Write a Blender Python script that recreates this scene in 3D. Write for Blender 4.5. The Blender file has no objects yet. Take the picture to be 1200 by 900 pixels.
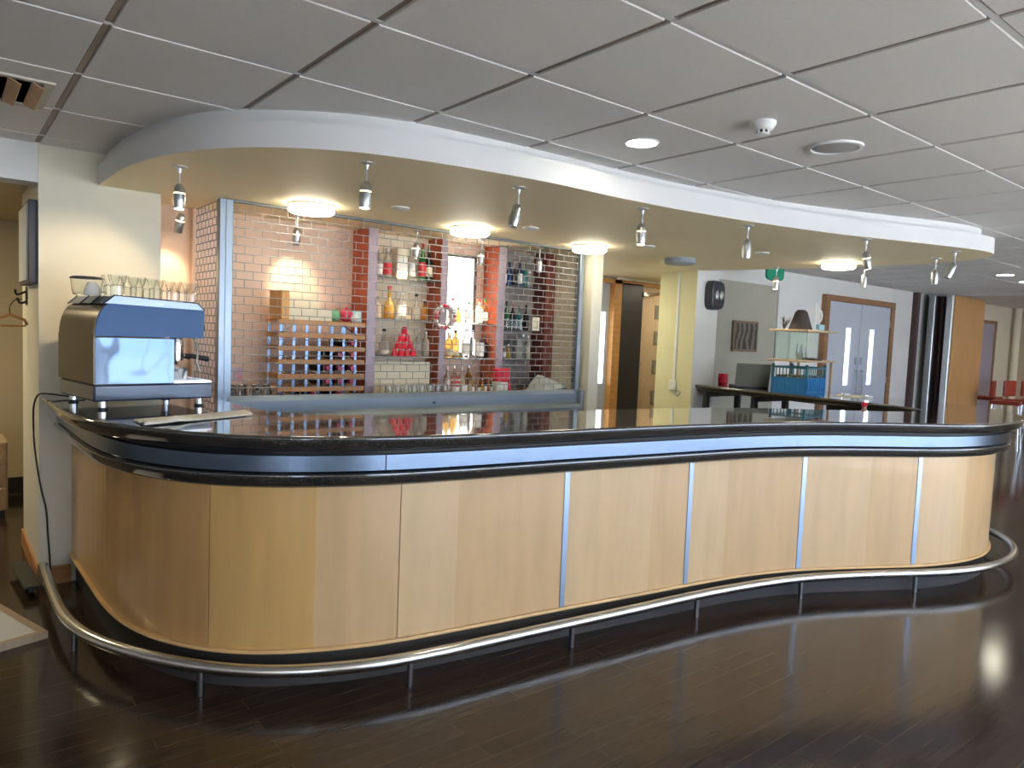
import bpy, math, random
from mathutils import Vector, Matrix
random.seed(7)
SC = bpy.context.scene
COL = SC.collection
PI = math.pi
CE = 2.368      # ceiling
SB = 2.196      # underside of the bar soffit
CT = 1.047      # counter top

# ------------------------------------------------------------------ materials
MATS = {}
def mat(name, col, rough=0.5, metal=0.0, var=0.0, scale=8.0, stretch=(1, 1, 1), col2=None, emit=0.0, trans=0.0,
        bump=0.0, ior=1.45, coat=0.0, spec=0.5, detail=3.0, ecol=None):
    if name in MATS: return MATS[name]
    m = bpy.data.materials.new(name); m.use_nodes = True
    nt = m.node_tree; b = nt.nodes['Principled BSDF']
    b.inputs['Base Color'].default_value = (*col, 1)
    b.inputs['Roughness'].default_value = rough
    b.inputs['Metallic'].default_value = metal
    b.inputs['IOR'].default_value = ior
    b.inputs['Specular IOR Level'].default_value = spec
    b.inputs['Coat Weight'].default_value = coat
    b.inputs['Coat Roughness'].default_value = 0.08
    b.inputs['Transmission Weight'].default_value = trans
    if emit:
        b.inputs['Emission Color'].default_value = (*(ecol or col), 1)
        b.inputs['Emission Strength'].default_value = emit
    if var or bump or col2:
        tc = nt.nodes.new('ShaderNodeTexCoord'); mp = nt.nodes.new('ShaderNodeMapping')
        mp.inputs['Scale'].default_value = stretch
        nz = nt.nodes.new('ShaderNodeTexNoise'); nz.inputs['Scale'].default_value = scale
        nz.inputs['Detail'].default_value = detail
        nt.links.new(tc.outputs['Object'], mp.inputs['Vector']); nt.links.new(mp.outputs['Vector'], nz.inputs['Vector'])
        if var or col2:
            rp = nt.nodes.new('ShaderNodeValToRGB')
            c2 = col2 or tuple(max(0, c * (1 - var)) for c in col)
            rp.color_ramp.elements[0].position = 0.35; rp.color_ramp.elements[1].position = 0.65
            rp.color_ramp.elements[0].color = (*c2, 1); rp.color_ramp.elements[1].color = (*col, 1)
            nt.links.new(nz.outputs['Fac'], rp.inputs['Fac']); nt.links.new(rp.outputs['Color'], b.inputs['Base Color'])
        if bump:
            bp = nt.nodes.new('ShaderNodeBump'); bp.inputs['Strength'].default_value = bump
            bp.inputs['Distance'].default_value = 0.01
            nt.links.new(nz.outputs['Fac'], bp.inputs['Height']); nt.links.new(bp.outputs['Normal'], b.inputs['Normal'])
    MATS[name] = m
    return m

wall_white = mat('white_wall_paint', (.76, .75, .72), .6, var=.05, scale=3)
wall_cream_lit = mat('cream_lamplit_paint', (.80, .75, .49), .6, var=.05, scale=3)  # yellow lamplight on the pillar side is put into this colour
wall_magnolia = mat('magnolia_wall_paint', (.78, .73, .58), .6, var=.05, scale=3)
wall_olive = mat('olive_wall_paint', (.42, .40, .32), .65, var=.06, scale=4)
wall_peach = mat('peach_wall_paint', (.82, .60, .46), .6, var=.05, scale=3)
wall_tan = mat('tan_wall_paint', (.52, .42, .31), .65, var=.06, scale=3)
wall_brown = mat('alcove_wall_paint', (.55, .46, .30), .65, var=.06, scale=3)
tile_m = mat('ceiling_tile', (.72, .70, .67), .85, var=.04, scale=90)
tbar_m = mat('ceiling_grid', (.70, .70, .68), .5)
tbar_shaded = mat('ceiling_grid_shaded', (.25, .19, .15), .5)  # bars running in y, groove shade put into their colour
soffit_m = mat('soffit_paint', (.94, .81, .53), .55, var=.03, scale=2)
fascia_m = mat('fascia_paint', (.70, .69, .68), .55, var=.02, scale=2)
veneer_a = mat('maple_veneer', (.70, .46, .23), .32, var=.10, scale=2.2, stretch=(6, 6, .8), coat=.25, detail=5)
veneer_b = mat('maple_veneer_light', (.74, .51, .27), .32, var=.09, scale=2.2, stretch=(6, 6, .8), coat=.25, detail=5)
veneer_c = mat('maple_veneer_dark_warmlit', (.64, .36, .13), .32, var=.14, scale=2.2, stretch=(6, 6, .8), coat=.25, detail=5)  # left panels: warm reflected light put into the veneer colour
veneer_d = mat('maple_veneer_mid_warmlit', (.70, .42, .14), .32, var=.12, scale=2.2, stretch=(6, 6, .8), coat=.25, detail=5)  # also carries the warm reflection on the left panels
lip_m = mat('maple_lip', (.80, .50, .20), .35, var=.1, scale=6)
black_m = mat('black_plinth', (.010, .010, .013), .3, spec=.25)
black_soft = mat('black_plastic', (.02, .02, .022), .4)
dark_m = mat('dark_core', (.05, .045, .04), .6)
steel = mat('brushed_steel', (.62, .64, .66), .28, 1.0, var=.05, scale=30, stretch=(1, 1, 14))
strip_m = mat('satin_aluminium_strip', (.15, .205, .29), .27, 1.0, var=.04, scale=20)
chrome = mat('polished_steel', (.82, .83, .84), .09, 1.0)
rail_m = mat('rail_steel', (.70, .69, .66), .2, 1.0)
alu = mat('anodised_aluminium', (.30, .35, .39), .38, .85)
grille_m = mat('grille_aluminium', (.33, .33, .32), .6, .35)
alu_lt = mat('light_aluminium', (.66, .68, .70), .35, .85)
terra = mat('terracotta_paint', (.55, .13, .06), .55, var=.1, scale=5)
wood_or = mat('orange_wood', (.58, .28, .09), .4, var=.2, scale=5, stretch=(1, 6, 6))
wood_md = mat('brown_wood', (.33, .17, .08), .45, var=.2, scale=6, stretch=(1, 6, 6))
wood_lt = mat('light_wood', (.55, .40, .25), .45, var=.12, scale=5, stretch=(6, 6, 1))
door_blue = mat('pale_blue_door', (.50, .54, .62), .45, var=.04, scale=4)
white_p = mat('white_plastic', (.80, .80, .78), .4)
cream_p = mat('cream_card', (.82, .74, .55), .6)
glass = mat('clear_glass', (.95, .97, .95), .02, trans=1.0, ior=1.45)
glass_g = mat('green_tint_glass', (.86, .95, .90), .03, trans=.95, ior=1.45)
em_disc = mat('lit_diffuser', (1, .97, .85), .5, emit=8.5, ecol=(1, .93, .74))
em_down = mat('lit_downlight', (1, 1, .95), .5, emit=7, ecol=(1, .96, .86))
em_spot = mat('lit_halogen', (1, .9, .7), .5, emit=25, ecol=(1, .84, .60))
em_pane = mat('backlit_pane', (.9, .95, 1), .4, emit=1.6, ecol=(.85, .93, 1))
em_win = mat('backlit_shelf_window', (1, .97, .9), .4, emit=1.8, ecol=(1, .96, .88))
em_slot = mat('lit_slot', (1, .6, .3), .5, emit=5, ecol=(1, .55, .25))
red_m = mat('red_plastic', (.75, .02, .05), .35)
redseat = mat('red_vinyl', (.30, .035, .018), .4)
blue_m = mat('blue_crate', (.03, .22, .50), .4, var=.1, scale=20)
teal_m = mat('dark_teal', (.04, .16, .20), .45)
fabric = mat('white_towel', (.90, .86, .76), .85, var=.08, scale=50, bump=.3)
spot_gr = mat('grey_cloth', (.55, .60, .60), .8, var=.1, scale=20)
slate = mat('blue_grey_plastic', (.30, .34, .38), .4)
lap_m = mat('olive_grey_lid', (.16, .17, .14), .35)

def granite():
    m = bpy.data.materials.new('speckled_granite'); m.use_nodes = True
    nt = m.node_tree; b = nt.nodes['Principled BSDF']
    tc = nt.nodes.new('ShaderNodeTexCoord')
    v = nt.nodes.new('ShaderNodeTexVoronoi'); v.inputs['Scale'].default_value = 260
    n = nt.nodes.new('ShaderNodeTexNoise'); n.inputs['Scale'].default_value = 140; n.inputs['Detail'].default_value = 4
    rp = nt.nodes.new('ShaderNodeValToRGB')
    rp.color_ramp.elements[0].position = .38; rp.color_ramp.elements[0].color = (.010, .009, .009, 1)
    rp.color_ramp.elements[1].position = .68; rp.color_ramp.elements[1].color = (.065, .060, .052, 1)
    mx = nt.nodes.new('ShaderNodeMixRGB'); mx.inputs[0].default_value = .35
    nt.links.new(tc.outputs['Object'], v.inputs['Vector']); nt.links.new(tc.outputs['Object'], n.inputs['Vector'])
    nt.links.new(n.outputs['Fac'], mx.inputs[1]); nt.links.new(v.outputs['Color'], mx.inputs[2])
    nt.links.new(mx.outputs[0], rp.inputs['Fac']); nt.links.new(rp.outputs['Color'], b.inputs['Base Color'])
    b.inputs['Roughness'].default_value = .09
    b.inputs['IOR'].default_value = 1.95
    b.inputs['Coat Weight'].default_value = .9; b.inputs['Coat Roughness'].default_value = .03
    return m
gran = granite()

def floor_material():
    m = bpy.data.materials.new('dark_plank_floor'); m.use_nodes = True
    nt = m.node_tree; b = nt.nodes['Principled BSDF']
    tc = nt.nodes.new('ShaderNodeTexCoord')
    br = nt.nodes.new('ShaderNodeTexBrick')
    br.offset = .37; br.inputs['Scale'].default_value = 1
    br.inputs['Brick Width'].default_value = .92; br.inputs['Row Height'].default_value = .0865
    br.inputs['Mortar Size'].default_value = .0016; br.inputs['Mortar Smooth'].default_value = .2
    br.inputs['Color1'].default_value = (.052, .031, .019, 1); br.inputs['Color2'].default_value = (.074, .047, .031, 1)
    br.inputs['Mortar'].default_value = (.10, .075, .055, 1)
    n = nt.nodes.new('ShaderNodeTexNoise'); n.inputs['Scale'].default_value = 5; n.inputs['Detail'].default_value = 6
    mp = nt.nodes.new('ShaderNodeMapping'); mp.inputs['Scale'].default_value = (1, 9, 1)
    nt.links.new(tc.outputs['Object'], br.inputs['Vector']); nt.links.new(tc.outputs['Object'], mp.inputs['Vector'])
    nt.links.new(mp.outputs['Vector'], n.inputs['Vector'])
    mx = nt.nodes.new('ShaderNodeMixRGB'); mx.blend_type = 'MULTIPLY'; mx.inputs[0].default_value = .5
    nt.links.new(br.outputs['Color'], mx.inputs[1]); nt.links.new(n.outputs['Fac'], mx.inputs[2])
    nt.links.new(mx.outputs[0], b.inputs['Base Color'])
    n2 = nt.nodes.new('ShaderNodeTexNoise'); n2.inputs['Scale'].default_value = 1.3; n2.inputs['Detail'].default_value = 4
    mr = nt.nodes.new('ShaderNodeMapRange'); mr.inputs['To Min'].default_value = .11; mr.inputs['To Max'].default_value = .15
    nt.links.new(tc.outputs['Object'], n2.inputs['Vector']); nt.links.new(n2.outputs['Fac'], mr.inputs['Value'])
    nt.links.new(mr.outputs['Result'], b.inputs['Roughness'])
    bp = nt.nodes.new('ShaderNodeBump'); bp.inputs['Strength'].default_value = .12; bp.inputs['Distance'].default_value = .003
    nt.links.new(n.outputs['Fac'], bp.inputs['Height']); nt.links.new(bp.outputs['Normal'], b.inputs['Normal'])
    b.inputs['IOR'].default_value = 1.5
    return m
floor_m = floor_material()

# ------------------------------------------------------------------ mesh builder
class MB:
    def __init__(s): s.v = []; s.f = []; s.mi = []; s.sm = []; s.cur = 0; s.smooth = False
    def add(s, vs, fs, smooth=None):
        o = len(s.v); s.v += [tuple(x) for x in vs]
        for f in fs:
            s.f.append([i + o for i in f]); s.mi.append(s.cur); s.sm.append(s.smooth if smooth is None else smooth)
    def box(s, x0, x1, y0, y1, z0, z1, rot=0, c=None, bev=0):
        if bev:
            b = bev; xs = ((x0, x0 + b, x1 - b, x1), (y0, y0 + b, y1 - b, y1), (z0, z0 + b, z1 - b, z1))
            vs = []; key = {}
            for sx in (0, 1):
                for sy in (0, 1):
                    for sz in (0, 1):
                        X = (xs[0][0], xs[0][1]) if sx == 0 else (xs[0][3], xs[0][2])
                        Y = (xs[1][0], xs[1][1]) if sy == 0 else (xs[1][3], xs[1][2])
                        Z = (xs[2][0], xs[2][1]) if sz == 0 else (xs[2][3], xs[2][2])
                        for ax, p in enumerate(((X[0], Y[1], Z[1]), (X[1], Y[0], Z[1]), (X[1], Y[1], Z[0]))):
                            key[(sx, sy, sz, ax)] = len(vs); vs.append(p)
            K = key; fs = []
            for a in (0, 1):
                fs.append([K[(a, 0, 0, 0)], K[(a, 1, 0, 0)], K[(a, 1, 1, 0)], K[(a, 0, 1, 0)]][::(1 if a else -1)])
                fs.append([K[(0, a, 0, 1)], K[(1, a, 0, 1)], K[(1, a, 1, 1)], K[(0, a, 1, 1)]][::(-1 if a else 1)])
                fs.append([K[(0, 0, a, 2)], K[(1, 0, a, 2)], K[(1, 1, a, 2)], K[(0, 1, a, 2)]][::(1 if a else -1)])
            for p in (0, 1):
                for q in (0, 1):
                    fs.append([K[(p, q, 0, 0)], K[(p, q, 1, 0)], K[(p, q, 1, 1)], K[(p, q, 0, 1)]])
                    fs.append([K[(p, 0, q, 0)], K[(p, 1, q, 0)], K[(p, 1, q, 2)], K[(p, 0, q, 2)]])
                    fs.append([K[(0, p, q, 1)], K[(1, p, q, 1)], K[(1, p, q, 2)], K[(0, p, q, 2)]])
            for a in (0, 1):
                for b2 in (0, 1):
                    for c2 in (0, 1):
                        fs.append([K[(a, b2, c2, 0)], K[(a, b2, c2, 1)], K[(a, b2, c2, 2)]])
        else:
            vs = [(x, y, z) for x in (x0, x1) for y in (y0, y1) for z in (z0, z1)]
            fs = [[0, 1, 3, 2], [4, 6, 7, 5], [0, 4, 5, 1], [2, 3, 7, 6], [0, 2, 6, 4], [1, 5, 7, 3]]
        if rot:
            cx, cy = c if c else ((x0 + x1) / 2, (y0 + y1) / 2); cs, sn = math.cos(rot), math.sin(rot)
            vs = [(cx + (x - cx) * cs - (y - cy) * sn, cy + (x - cx) * sn + (y - cy) * cs, z) for x, y, z in vs]
        s.add(vs, fs)
    def tube(s, pts, r, n=10, cap=True, r2=None):
        pts = [Vector(p) for p in pts]; rings = []; k = len(pts)
        up = Vector((0, 0, 1))
        for i, p in enumerate(pts):
            t = (pts[min(i + 1, k - 1)] - pts[max(i - 1, 0)]).normalized()
            a = t.cross(up)
            if a.length < .1: a = t.cross(Vector((1, 0, 0)))
            a.normalize(); b = t.cross(a).normalized()
            rr = r if r2 is None else r + (r2 - r) * i / (k - 1)
            rings.append([p + rr * (math.cos(2 * PI * j / n) * a + math.sin(2 * PI * j / n) * b) for j in range(n)])
        vs = [q for R in rings for q in R]
        fs = [[i * n + j, i * n + (j + 1) % n, (i + 1) * n + (j + 1) % n, (i + 1) * n + j] for i in range(k - 1) for j in range(n)]
        s.add(vs, fs, True)
        if cap: s.add(rings[0], [list(range(n))], False); s.add(rings[-1], [list(range(n))[::-1]], False)
    def lathe(s, prof, n=20, c=(0, 0, 0), M=None, smooth=True):
        vs = []; fs = []; k = len(prof)
        for r, z in prof:
            for j in range(n):
                a = 2 * PI * j / n; v = Vector((r * math.cos(a), r * math.sin(a), z))
                if M is not None: v = M @ v
                vs.append(v + Vector(c))
        for i in range(k - 1):
            for j in range(n):
                fs.append([i * n + j, i * n + (j + 1) % n, (i + 1) * n + (j + 1) % n, (i + 1) * n + j])
        s.add(vs, fs, smooth)
        if prof[0][0] > 1e-5: s.add(vs[:n], [list(range(n))[::-1]], False)
        if prof[-1][0] > 1e-5: s.add(vs[-n:], [list(range(n))], False)
    def sweep(s, path, prof, closed=False, smooth=True, caps=True):
        """path: 2-D points; prof: closed list of (outward offset, z)"""
        nrm = normals(path, closed); k = len(path); m = len(prof); vs = []; fs = []
        for (x, y), (nx, ny) in zip(path, nrm):
            for o, z in prof: vs.append((x + nx * o, y + ny * o, z))
        for i in range(k if closed else k - 1):
            i2 = (i + 1) % k
            for j in range(m):
                fs.append([i * m + j, i2 * m + j, i2 * m + (j + 1) % m, i * m + (j + 1) % m])
        s.add(vs, fs, smooth)
        if caps and not closed:
            s.add(vs[:m], [list(range(m))], False); s.add(vs[-m:], [list(range(m))[::-1]], False)
    def prism(s, poly, z0, z1):
        n = len(poly)
        s.add([(x, y, z0) for x, y in poly] + [(x, y, z1) for x, y in poly],
              [list(range(n))[::-1], list(range(n, 2 * n))] + [[i, (i + 1) % n, n + (i + 1) % n, n + i] for i in range(n)])
    def build(s, name, m, parent=None, loc=None, rotz=0, merge=True):
        me = bpy.data.meshes.new(name); me.from_pydata(s.v, [], s.f)
        for mm in (m if isinstance(m, (list, tuple)) else [m]): me.materials.append(mm)
        for p, i, sm in zip(me.polygons, s.mi, s.sm): p.material_index = i; p.use_smooth = sm
        import bmesh
        if merge:
            bm = bmesh.new(); bm.from_mesh(me); bmesh.ops.remove_doubles(bm, verts=bm.verts, dist=1e-5)
            bmesh.ops.recalc_face_normals(bm, faces=bm.faces); bm.to_mesh(me); bm.free()
        if any(s.sm):
            try: me.set_sharp_from_angle(angle=math.radians(40))
            except Exception: pass
        o = bpy.data.objects.new(name, me); COL.objects.link(o)
        if parent: o.parent = parent
        if loc: o.location = loc
        if rotz: o.rotation_euler = (0, 0, rotz)
        return o

def normals(path, closed=False):
    k = len(path); out = []
    for i in range(k):
        if closed: a, b, c = path[i - 1], path[i], path[(i + 1) % k]
        else: a, b, c = path[max(i - 1, 0)], path[i], path[min(i + 1, k - 1)]
        def nn(p, q):
            dx, dy = q[0] - p[0], q[1] - p[1]; L = math.hypot(dx, dy) or 1e-9
            return (dy / L, -dx / L)
        n1 = nn(a, b) if a != b else nn(b, c); n2 = nn(b, c) if b != c else n1
        x, y = n1[0] + n2[0], n1[1] + n2[1]; L = math.hypot(x, y) or 1
        x, y = x / L, y / L; d = max(.5, x * n1[0] + y * n1[1])
        out.append((x / d, y / d))
    return out

def catmull(pts, step=.05, smooth=2):
    P = [pts[0]] + list(pts) + [pts[-1]]; out = []
    for i in range(1, len(P) - 2):
        p0, p1, p2, p3 = P[i - 1], P[i], P[i + 1], P[i + 2]
        L = math.hypot(p2[0] - p1[0], p2[1] - p1[1]); n = max(1, int(L / step))
        for k in range(n):
            t = k / n
            out.append(tuple(.5 * ((2 * p1[d]) + (-p0[d] + p2[d]) * t + (2 * p0[d] - 5 * p1[d] + 4 * p2[d] - p3[d]) * t * t + (-p0[d] + 3 * p1[d] - 3 * p2[d] + p3[d]) * t ** 3) for d in (0, 1)))
    out.append(pts[-1])
    for _ in range(smooth * 4):
        out = [out[0]] + [((out[i - 1][0] + 2 * out[i][0] + out[i + 1][0]) / 4, (out[i - 1][1] + 2 * out[i][1] + out[i + 1][1]) / 4) for i in range(1, len(out) - 1)] + [out[-1]]
    return out

def offset(path, d):
    return [(x + nx * d, y + ny * d) for (x, y), (nx, ny) in zip(path, normals(path))]

def tag(o, label=None, cat=None, group=None, kind=None):
    if label: o['label'] = label
    if cat: o['category'] = cat
    if group: o['group'] = group
    if kind: o['kind'] = kind
    return o
def struct(o): o['kind'] = 'structure'; return o
def empty(name, loc, label, cat, group=None, rotz=0):
    o = bpy.data.objects.new(name, None); COL.objects.link(o); o.location = loc; o.rotation_euler = (0, 0, rotz)
    o.empty_display_size = .05
    return tag(o, label, cat, group)
def children_of(o): return [c for c in bpy.data.objects if c.parent == o]
def dup(root, loc=None, rotz=None, label=None):
    r = root.copy(); COL.objects.link(r)
    if loc is not None: r.location = loc
    if rotz is not None: r.rotation_euler = (0, 0, rotz)
    if label: r['label'] = label
    for ch in children_of(root):
        c = ch.copy(); COL.objects.link(c); c.parent = r
        for g in children_of(ch):
            d = g.copy(); COL.objects.link(d); d.parent = c
    return r

# ------------------------------------------------------------------ plan curves
top_pts = [(.43, 4.58), (.43, 4.06), (.44, 3.72), (.49, 3.42), (.59, 3.19), (.73, 2.96), (.92, 2.75), (1.11, 2.63), (1.37, 2.54), (1.72, 2.46),
           (2.14, 2.41), (2.65, 2.36), (3.22, 2.28), (3.83, 2.14), (4.31, 1.94), (4.70, 1.72), (5.02, 1.60), (5.36, 1.57), (5.75, 1.62), (6.20, 1.80),
           (6.48, 2.03), (6.68, 2.32), (6.75, 2.7), (6.76, 3.2), (6.76, 4.0), (6.76, 4.81)]
wood_pts = [(.575, 4.58), (.585, 4.1), (.595, 3.70), (.625, 3.42), (.69, 3.20), (.79, 3.02), (.90, 2.89), (1.05, 2.78), (1.30, 2.67), (1.53, 2.61),
            (1.90, 2.555), (2.36, 2.495), (2.80, 2.43), (3.16, 2.38), (3.58, 2.31), (3.97, 2.19), (4.35, 2.01), (4.68, 1.84), (4.95, 1.74), (5.25, 1.69),
            (5.53, 1.71), (5.80, 1.80), (6.02, 1.93), (6.20, 2.15), (6.30, 2.45), (6.34, 2.8), (6.35, 3.3)]
rail_pts = [(.437, 4.55), (.432, 3.95), (.44, 3.68), (.48, 3.45), (.555, 3.26), (.65, 3.09), (.77, 2.92), (.94, 2.74), (1.10, 2.64), (1.31, 2.55),
            (1.52, 2.50), (1.84, 2.46), (2.21, 2.42), (2.72, 2.36), (3.10, 2.32), (3.50, 2.26), (3.92, 2.16), (4.25, 2.03), (4.51, 1.905), (4.76, 1.77), (5.06, 1.65), (5.39, 1.59),
            (5.69, 1.60), (5.88, 1.65), (6.07, 1.73), (6.23, 1.84), (6.35, 1.97), (6.47, 2.2), (6.53, 2.5), (6.55, 2.9), (6.55, 3.3)]
inner_pts = [(6.03, 4.56), (5.94, 3.67), (5.85, 2.85), (5.80, 2.45), (5.68, 2.24), (5.45, 2.2), (5.20, 2.28), (4.95, 2.41), (4.42, 2.72), (4.04, 2.87), (3.78, 2.93),
             (3.43, 2.99), (3.08, 3.03), (2.75, 3.06), (2.40, 3.11), (1.95, 3.17), (1.57, 3.24), (1.38, 3.36), (1.26, 3.6), (1.24, 4.0), (1.24, 4.58)]
TOP = catmull(top_pts, .06, 1); WOOD = catmull(wood_pts, .04, 2); RAIL = catmull(rail_pts, .05, 2); INNER = catmull(inner_pts, .06, 1)

# ------------------------------------------------------------------ room shell
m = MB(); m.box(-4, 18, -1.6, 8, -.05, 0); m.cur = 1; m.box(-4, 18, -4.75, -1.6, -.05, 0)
struct(m.build('floor', [floor_m, mat('pale_bounce_floor', (.56, .53, .48), .4, var=.1, scale=3)]))  # pale rear part is unseen, added to bounce light onto the ceiling

# suspended ceiling: tiles as raised faces, grooves between
m = MB()
X0, Y0 = .42, 1.978
g = .011
xs = [X0 + .6 * i for i in range(-8, 30)]; ys = [Y0 + .6 * j for j in range(-11, 6)]
for i in range(len(xs) - 1):
    for j in range(len(ys) - 1):
        a, b, c, d = xs[i] + g, xs[i + 1] - g, ys[j] + g, ys[j + 1] - g
        if c > 4.6 and a < 6: continue
        z = CE; e = .003
        m.add([(a, c, z + .012), (b, c, z + .012), (b, d, z + .012), (a, d, z + .012),
               (a + e, c + e, z), (b - e, c + e, z), (b - e, d - e, z), (a + e, d - e, z)],
              [[4, 7, 6, 5], [0, 4, 5, 1], [1, 5, 6, 2], [2, 6, 7, 3], [3, 7, 4, 0]])
m.box(-4.4, 18, -4.65, 5.4, CE + .011, CE + .05)
struct(m.build('ceiling', tile_m))
m = MB()
for y in ys: m.box(-4.4, 17.5, y - .0095, y + .0095, CE + .003, CE + .0105)
struct(m.build('trim_1', tbar_m))
m = MB()
for x in xs: m.box(x - .0095, x + .0095, -4.6, 5.2, CE + .005, CE + .0108)
struct(m.build('trim_2', tbar_shaded))

# walls
def wallbox(name, mt, *bx):
    m = MB()
    for b in bx: m.box(*b)
    return struct(m.build(name, mt))
wallbox('wall_left', wall_white, (-4.2, -4, -4.6, 8, 0, 2.6))
# rear wall with a long run of windows behind the viewer
WZ0, WZ1 = .35, 2.2
wb = [(-4.2, 18, -4.75, -4.6, 0, WZ0), (-4.2, 18, -4.75, -4.6, WZ1, 2.6)]
wins = [(-3.6 + .0, -2.6)] + [(.6 + i * 2.1, .6 + i * 2.1 + 1.9) for i in range(5)]
edges = [-4.2] + [e for w in wins for e in w] + [18]
for i in range(0, len(edges), 2): wb.append((edges[i], edges[i + 1], -4.75, -4.6, WZ0, WZ1))
wallbox('wall_rear', wall_white, *wb)
for k, (a, b) in enumerate(wins):
    m = MB()
    for x in (a, (a + b) / 2 - .025, b - .05): m.box(x, x + .05, -4.72, -4.66, WZ0, WZ1)
    for z in (WZ0, WZ1 - .05, 1.6): m.box(a, b, -4.715, -4.665, z, z + .05)
    struct(m.build('window_%d' % (k + 2), white_p))
# column left of the bar, header over the alcove
m = MB(); m.box(.425, 1.02, 4.585, 5.5, 0, CE + .03); struct(m.build('wall_column_left', wall_magnolia))
wallbox('wall_header_left', wall_white, (-4, .424, 4.585, 4.75, 2.168, CE + .03))
wallbox('wall_alcove', wall_brown, (-4, 1.2, 7.15, 7.3, 0, 2.4), (.95, 1.1, 5.5, 7.15, 0, 2.4))
wallbox('ceiling_alcove', wall_brown, (-4, 1.1, 4.75, 7.3, 2.22, 2.28))
m = MB(); m.box(-4, .95, 7.12, 7.15, 0, .13); struct(m.build('baseboard_alcove', black_soft))
m = MB(); m.box(.43, .572, 4.572, 4.585, 0, .10); m.box(.412, .425, 4.572, 5.5, 0, .10)
struct(m.build('baseboard_column', wood_or))
# bar back wall and side walls
wallbox('wall_bar_back', wall_peach, (1.02, 4.38, 4.95, 5.05, 0, 2.25))
wallbox('wall_bar_right', wall_magnolia, (4.25, 4.365, 4.30, 6.0, 0, 2.25))
# pillar with the loudspeaker
m = MB(); m.box(5.98, 6.335, 4.57, 5.04, 0, CE + .03)
m.cur = 1; m.box(5.985, 6.34, 4.566, 4.57, 0, CE + .03)
struct(m.build('wall_pillar', [wall_cream_lit, wall_white]))
# wall with the double doors
m = MB()
m.box(7.905, 12.1, 4.83, 4.95, 0, CE + .03); m.box(6.34, 7.905, 4.83, 4.95, 2.178, CE + .03)
m.cur = 1; m.box(6.34, 7.905, 4.845, 4.95, 0, 2.178)
struct(m.build('wall_right', [wall_white, wall_olive]))
wallbox('wall_corridor', wall_magnolia, (4.365, 6.02, 6.0, 6.15, 0, 2.3), (6.02, 8.3, 6.0, 6.15, 2.17, 2.3), (7.45, 8.3, 6.0, 6.15, 0, 2.17), (8.2, 8.3, 4.95, 6.0, 0, 2.3), (5.0, 8.3, 6.3, 6.4, 0, 2.3))
wallbox('wall_far', wall_magnolia, (12.1, 16.3, 4.85, 4.97, 0, CE + .03))
wallbox('wall_far_end', wall_tan, (16.3, 16.42, -4.6, 4.97, 0, CE + .03))

# ------------------------------------------------------------------ soffit over the bar
low_pts = [(.70, 4.585), (.705, 4.2), (.72, 3.88), (.79, 3.50), (.89, 3.24), (1.02, 3.04), (1.30, 2.82), (1.66, 2.70), (2.24, 2.62), (2.7, 2.62), (3.24, 2.59), (3.85, 2.50),
           (4.40, 2.38), (4.90, 2.22), (5.38, 2.06), (5.70, 1.97), (5.95, 1.95), (6.16, 2.05), (6.31, 2.28), (6.38, 2.6), (6.39, 3.0), (6.33, 3.4), (6.24, 3.8), (6.12, 4.2), (6.02, 4.57)]
up_pts = [(.74, 4.585), (.745, 4.0), (.83, 3.52), (.92, 3.29), (1.06, 3.10), (1.35, 2.88), (1.68, 2.77), (2.2, 2.73), (2.70, 2.72), (3.34, 2.69), (4.0, 2.57), (4.5, 2.43), (4.95, 2.27),
          (5.38, 2.11), (5.68, 2.03), (5.92, 2.03), (6.09, 2.12), (6.22, 2.33), (6.29, 2.62), (6.30, 3.0), (6.24, 3.4), (6.15, 3.8), (6.05, 4.2), (5.97, 4.57)]
LOW = catmull(low_pts, .06, 1); UP = catmull(up_pts, .06, 1)
rear = [(5.97, 4.57), (5.97, 5.05), (8.2, 5.05), (8.2, 6.0), (4.37, 6.0), (4.37, 4.95), (1.02, 4.95), (1.02, 4.585)]
m = MB()
poly = LOW[:-1] + rear
n = len(poly)
m.cur = 1; m.add([(x, y, SB) for x, y in poly], [list(range(n))])
m.cur = 0
nl = len(LOW)
z_l = 2.305
for i in range(nl - 1):
    (x0, y0), (x1, y1) = LOW[i], LOW[i + 1]
    m.add([(x0, y0, SB), (x1, y1, SB), (x1, y1, z_l), (x0, y0, z_l)], [[0, 1, 2, 3]], True)
m.add([(x, y, z_l) for x, y in poly], [list(range(n))])
m.sweep(UP, [(0, z_l), (0, CE + .02), (-.03, CE + .02), (-.03, z_l)], smooth=True)
struct(m.build('ceiling_soffit', [fascia_m, soffit_m]))

# ------------------------------------------------------------------ bar counter
bar = empty('bar_counter', (3, 2.4, 0), 'long curved bar counter front with pale maple panels, black plinth and silver band', 'bar counter')
def bpart(m, name, mt): 
    o = m.build(name, mt, bar); o.location = (-3, -2.4, 0); return o
def arc(path):
    s = [0]
    for i in range(1, len(path)): s.append(s[-1] + math.hypot(path[i][0] - path[i - 1][0], path[i][1] - path[i - 1][1]))
    return s
AW = arc(WOOD)
def near(path, p): return min(range(len(path)), key=lambda i: (path[i][0] - p[0]) ** 2 + (path[i][1] - p[1]) ** 2)
def at_s(s):
    for i in range(1, len(WOOD)):
        if AW[i] >= s:
            t = (s - AW[i - 1]) / (AW[i] - AW[i - 1])
            return (WOOD[i - 1][0] + t * (WOOD[i][0] - WOOD[i - 1][0]), WOOD[i - 1][1] + t * (WOOD[i][1] - WOOD[i - 1][1]))
    return WOOD[-1]
def sub(s0, s1):
    n = max(2, int((s1 - s0) / .04)); return [at_s(s0 + (s1 - s0) * i / n) for i in range(n + 1)]
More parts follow.
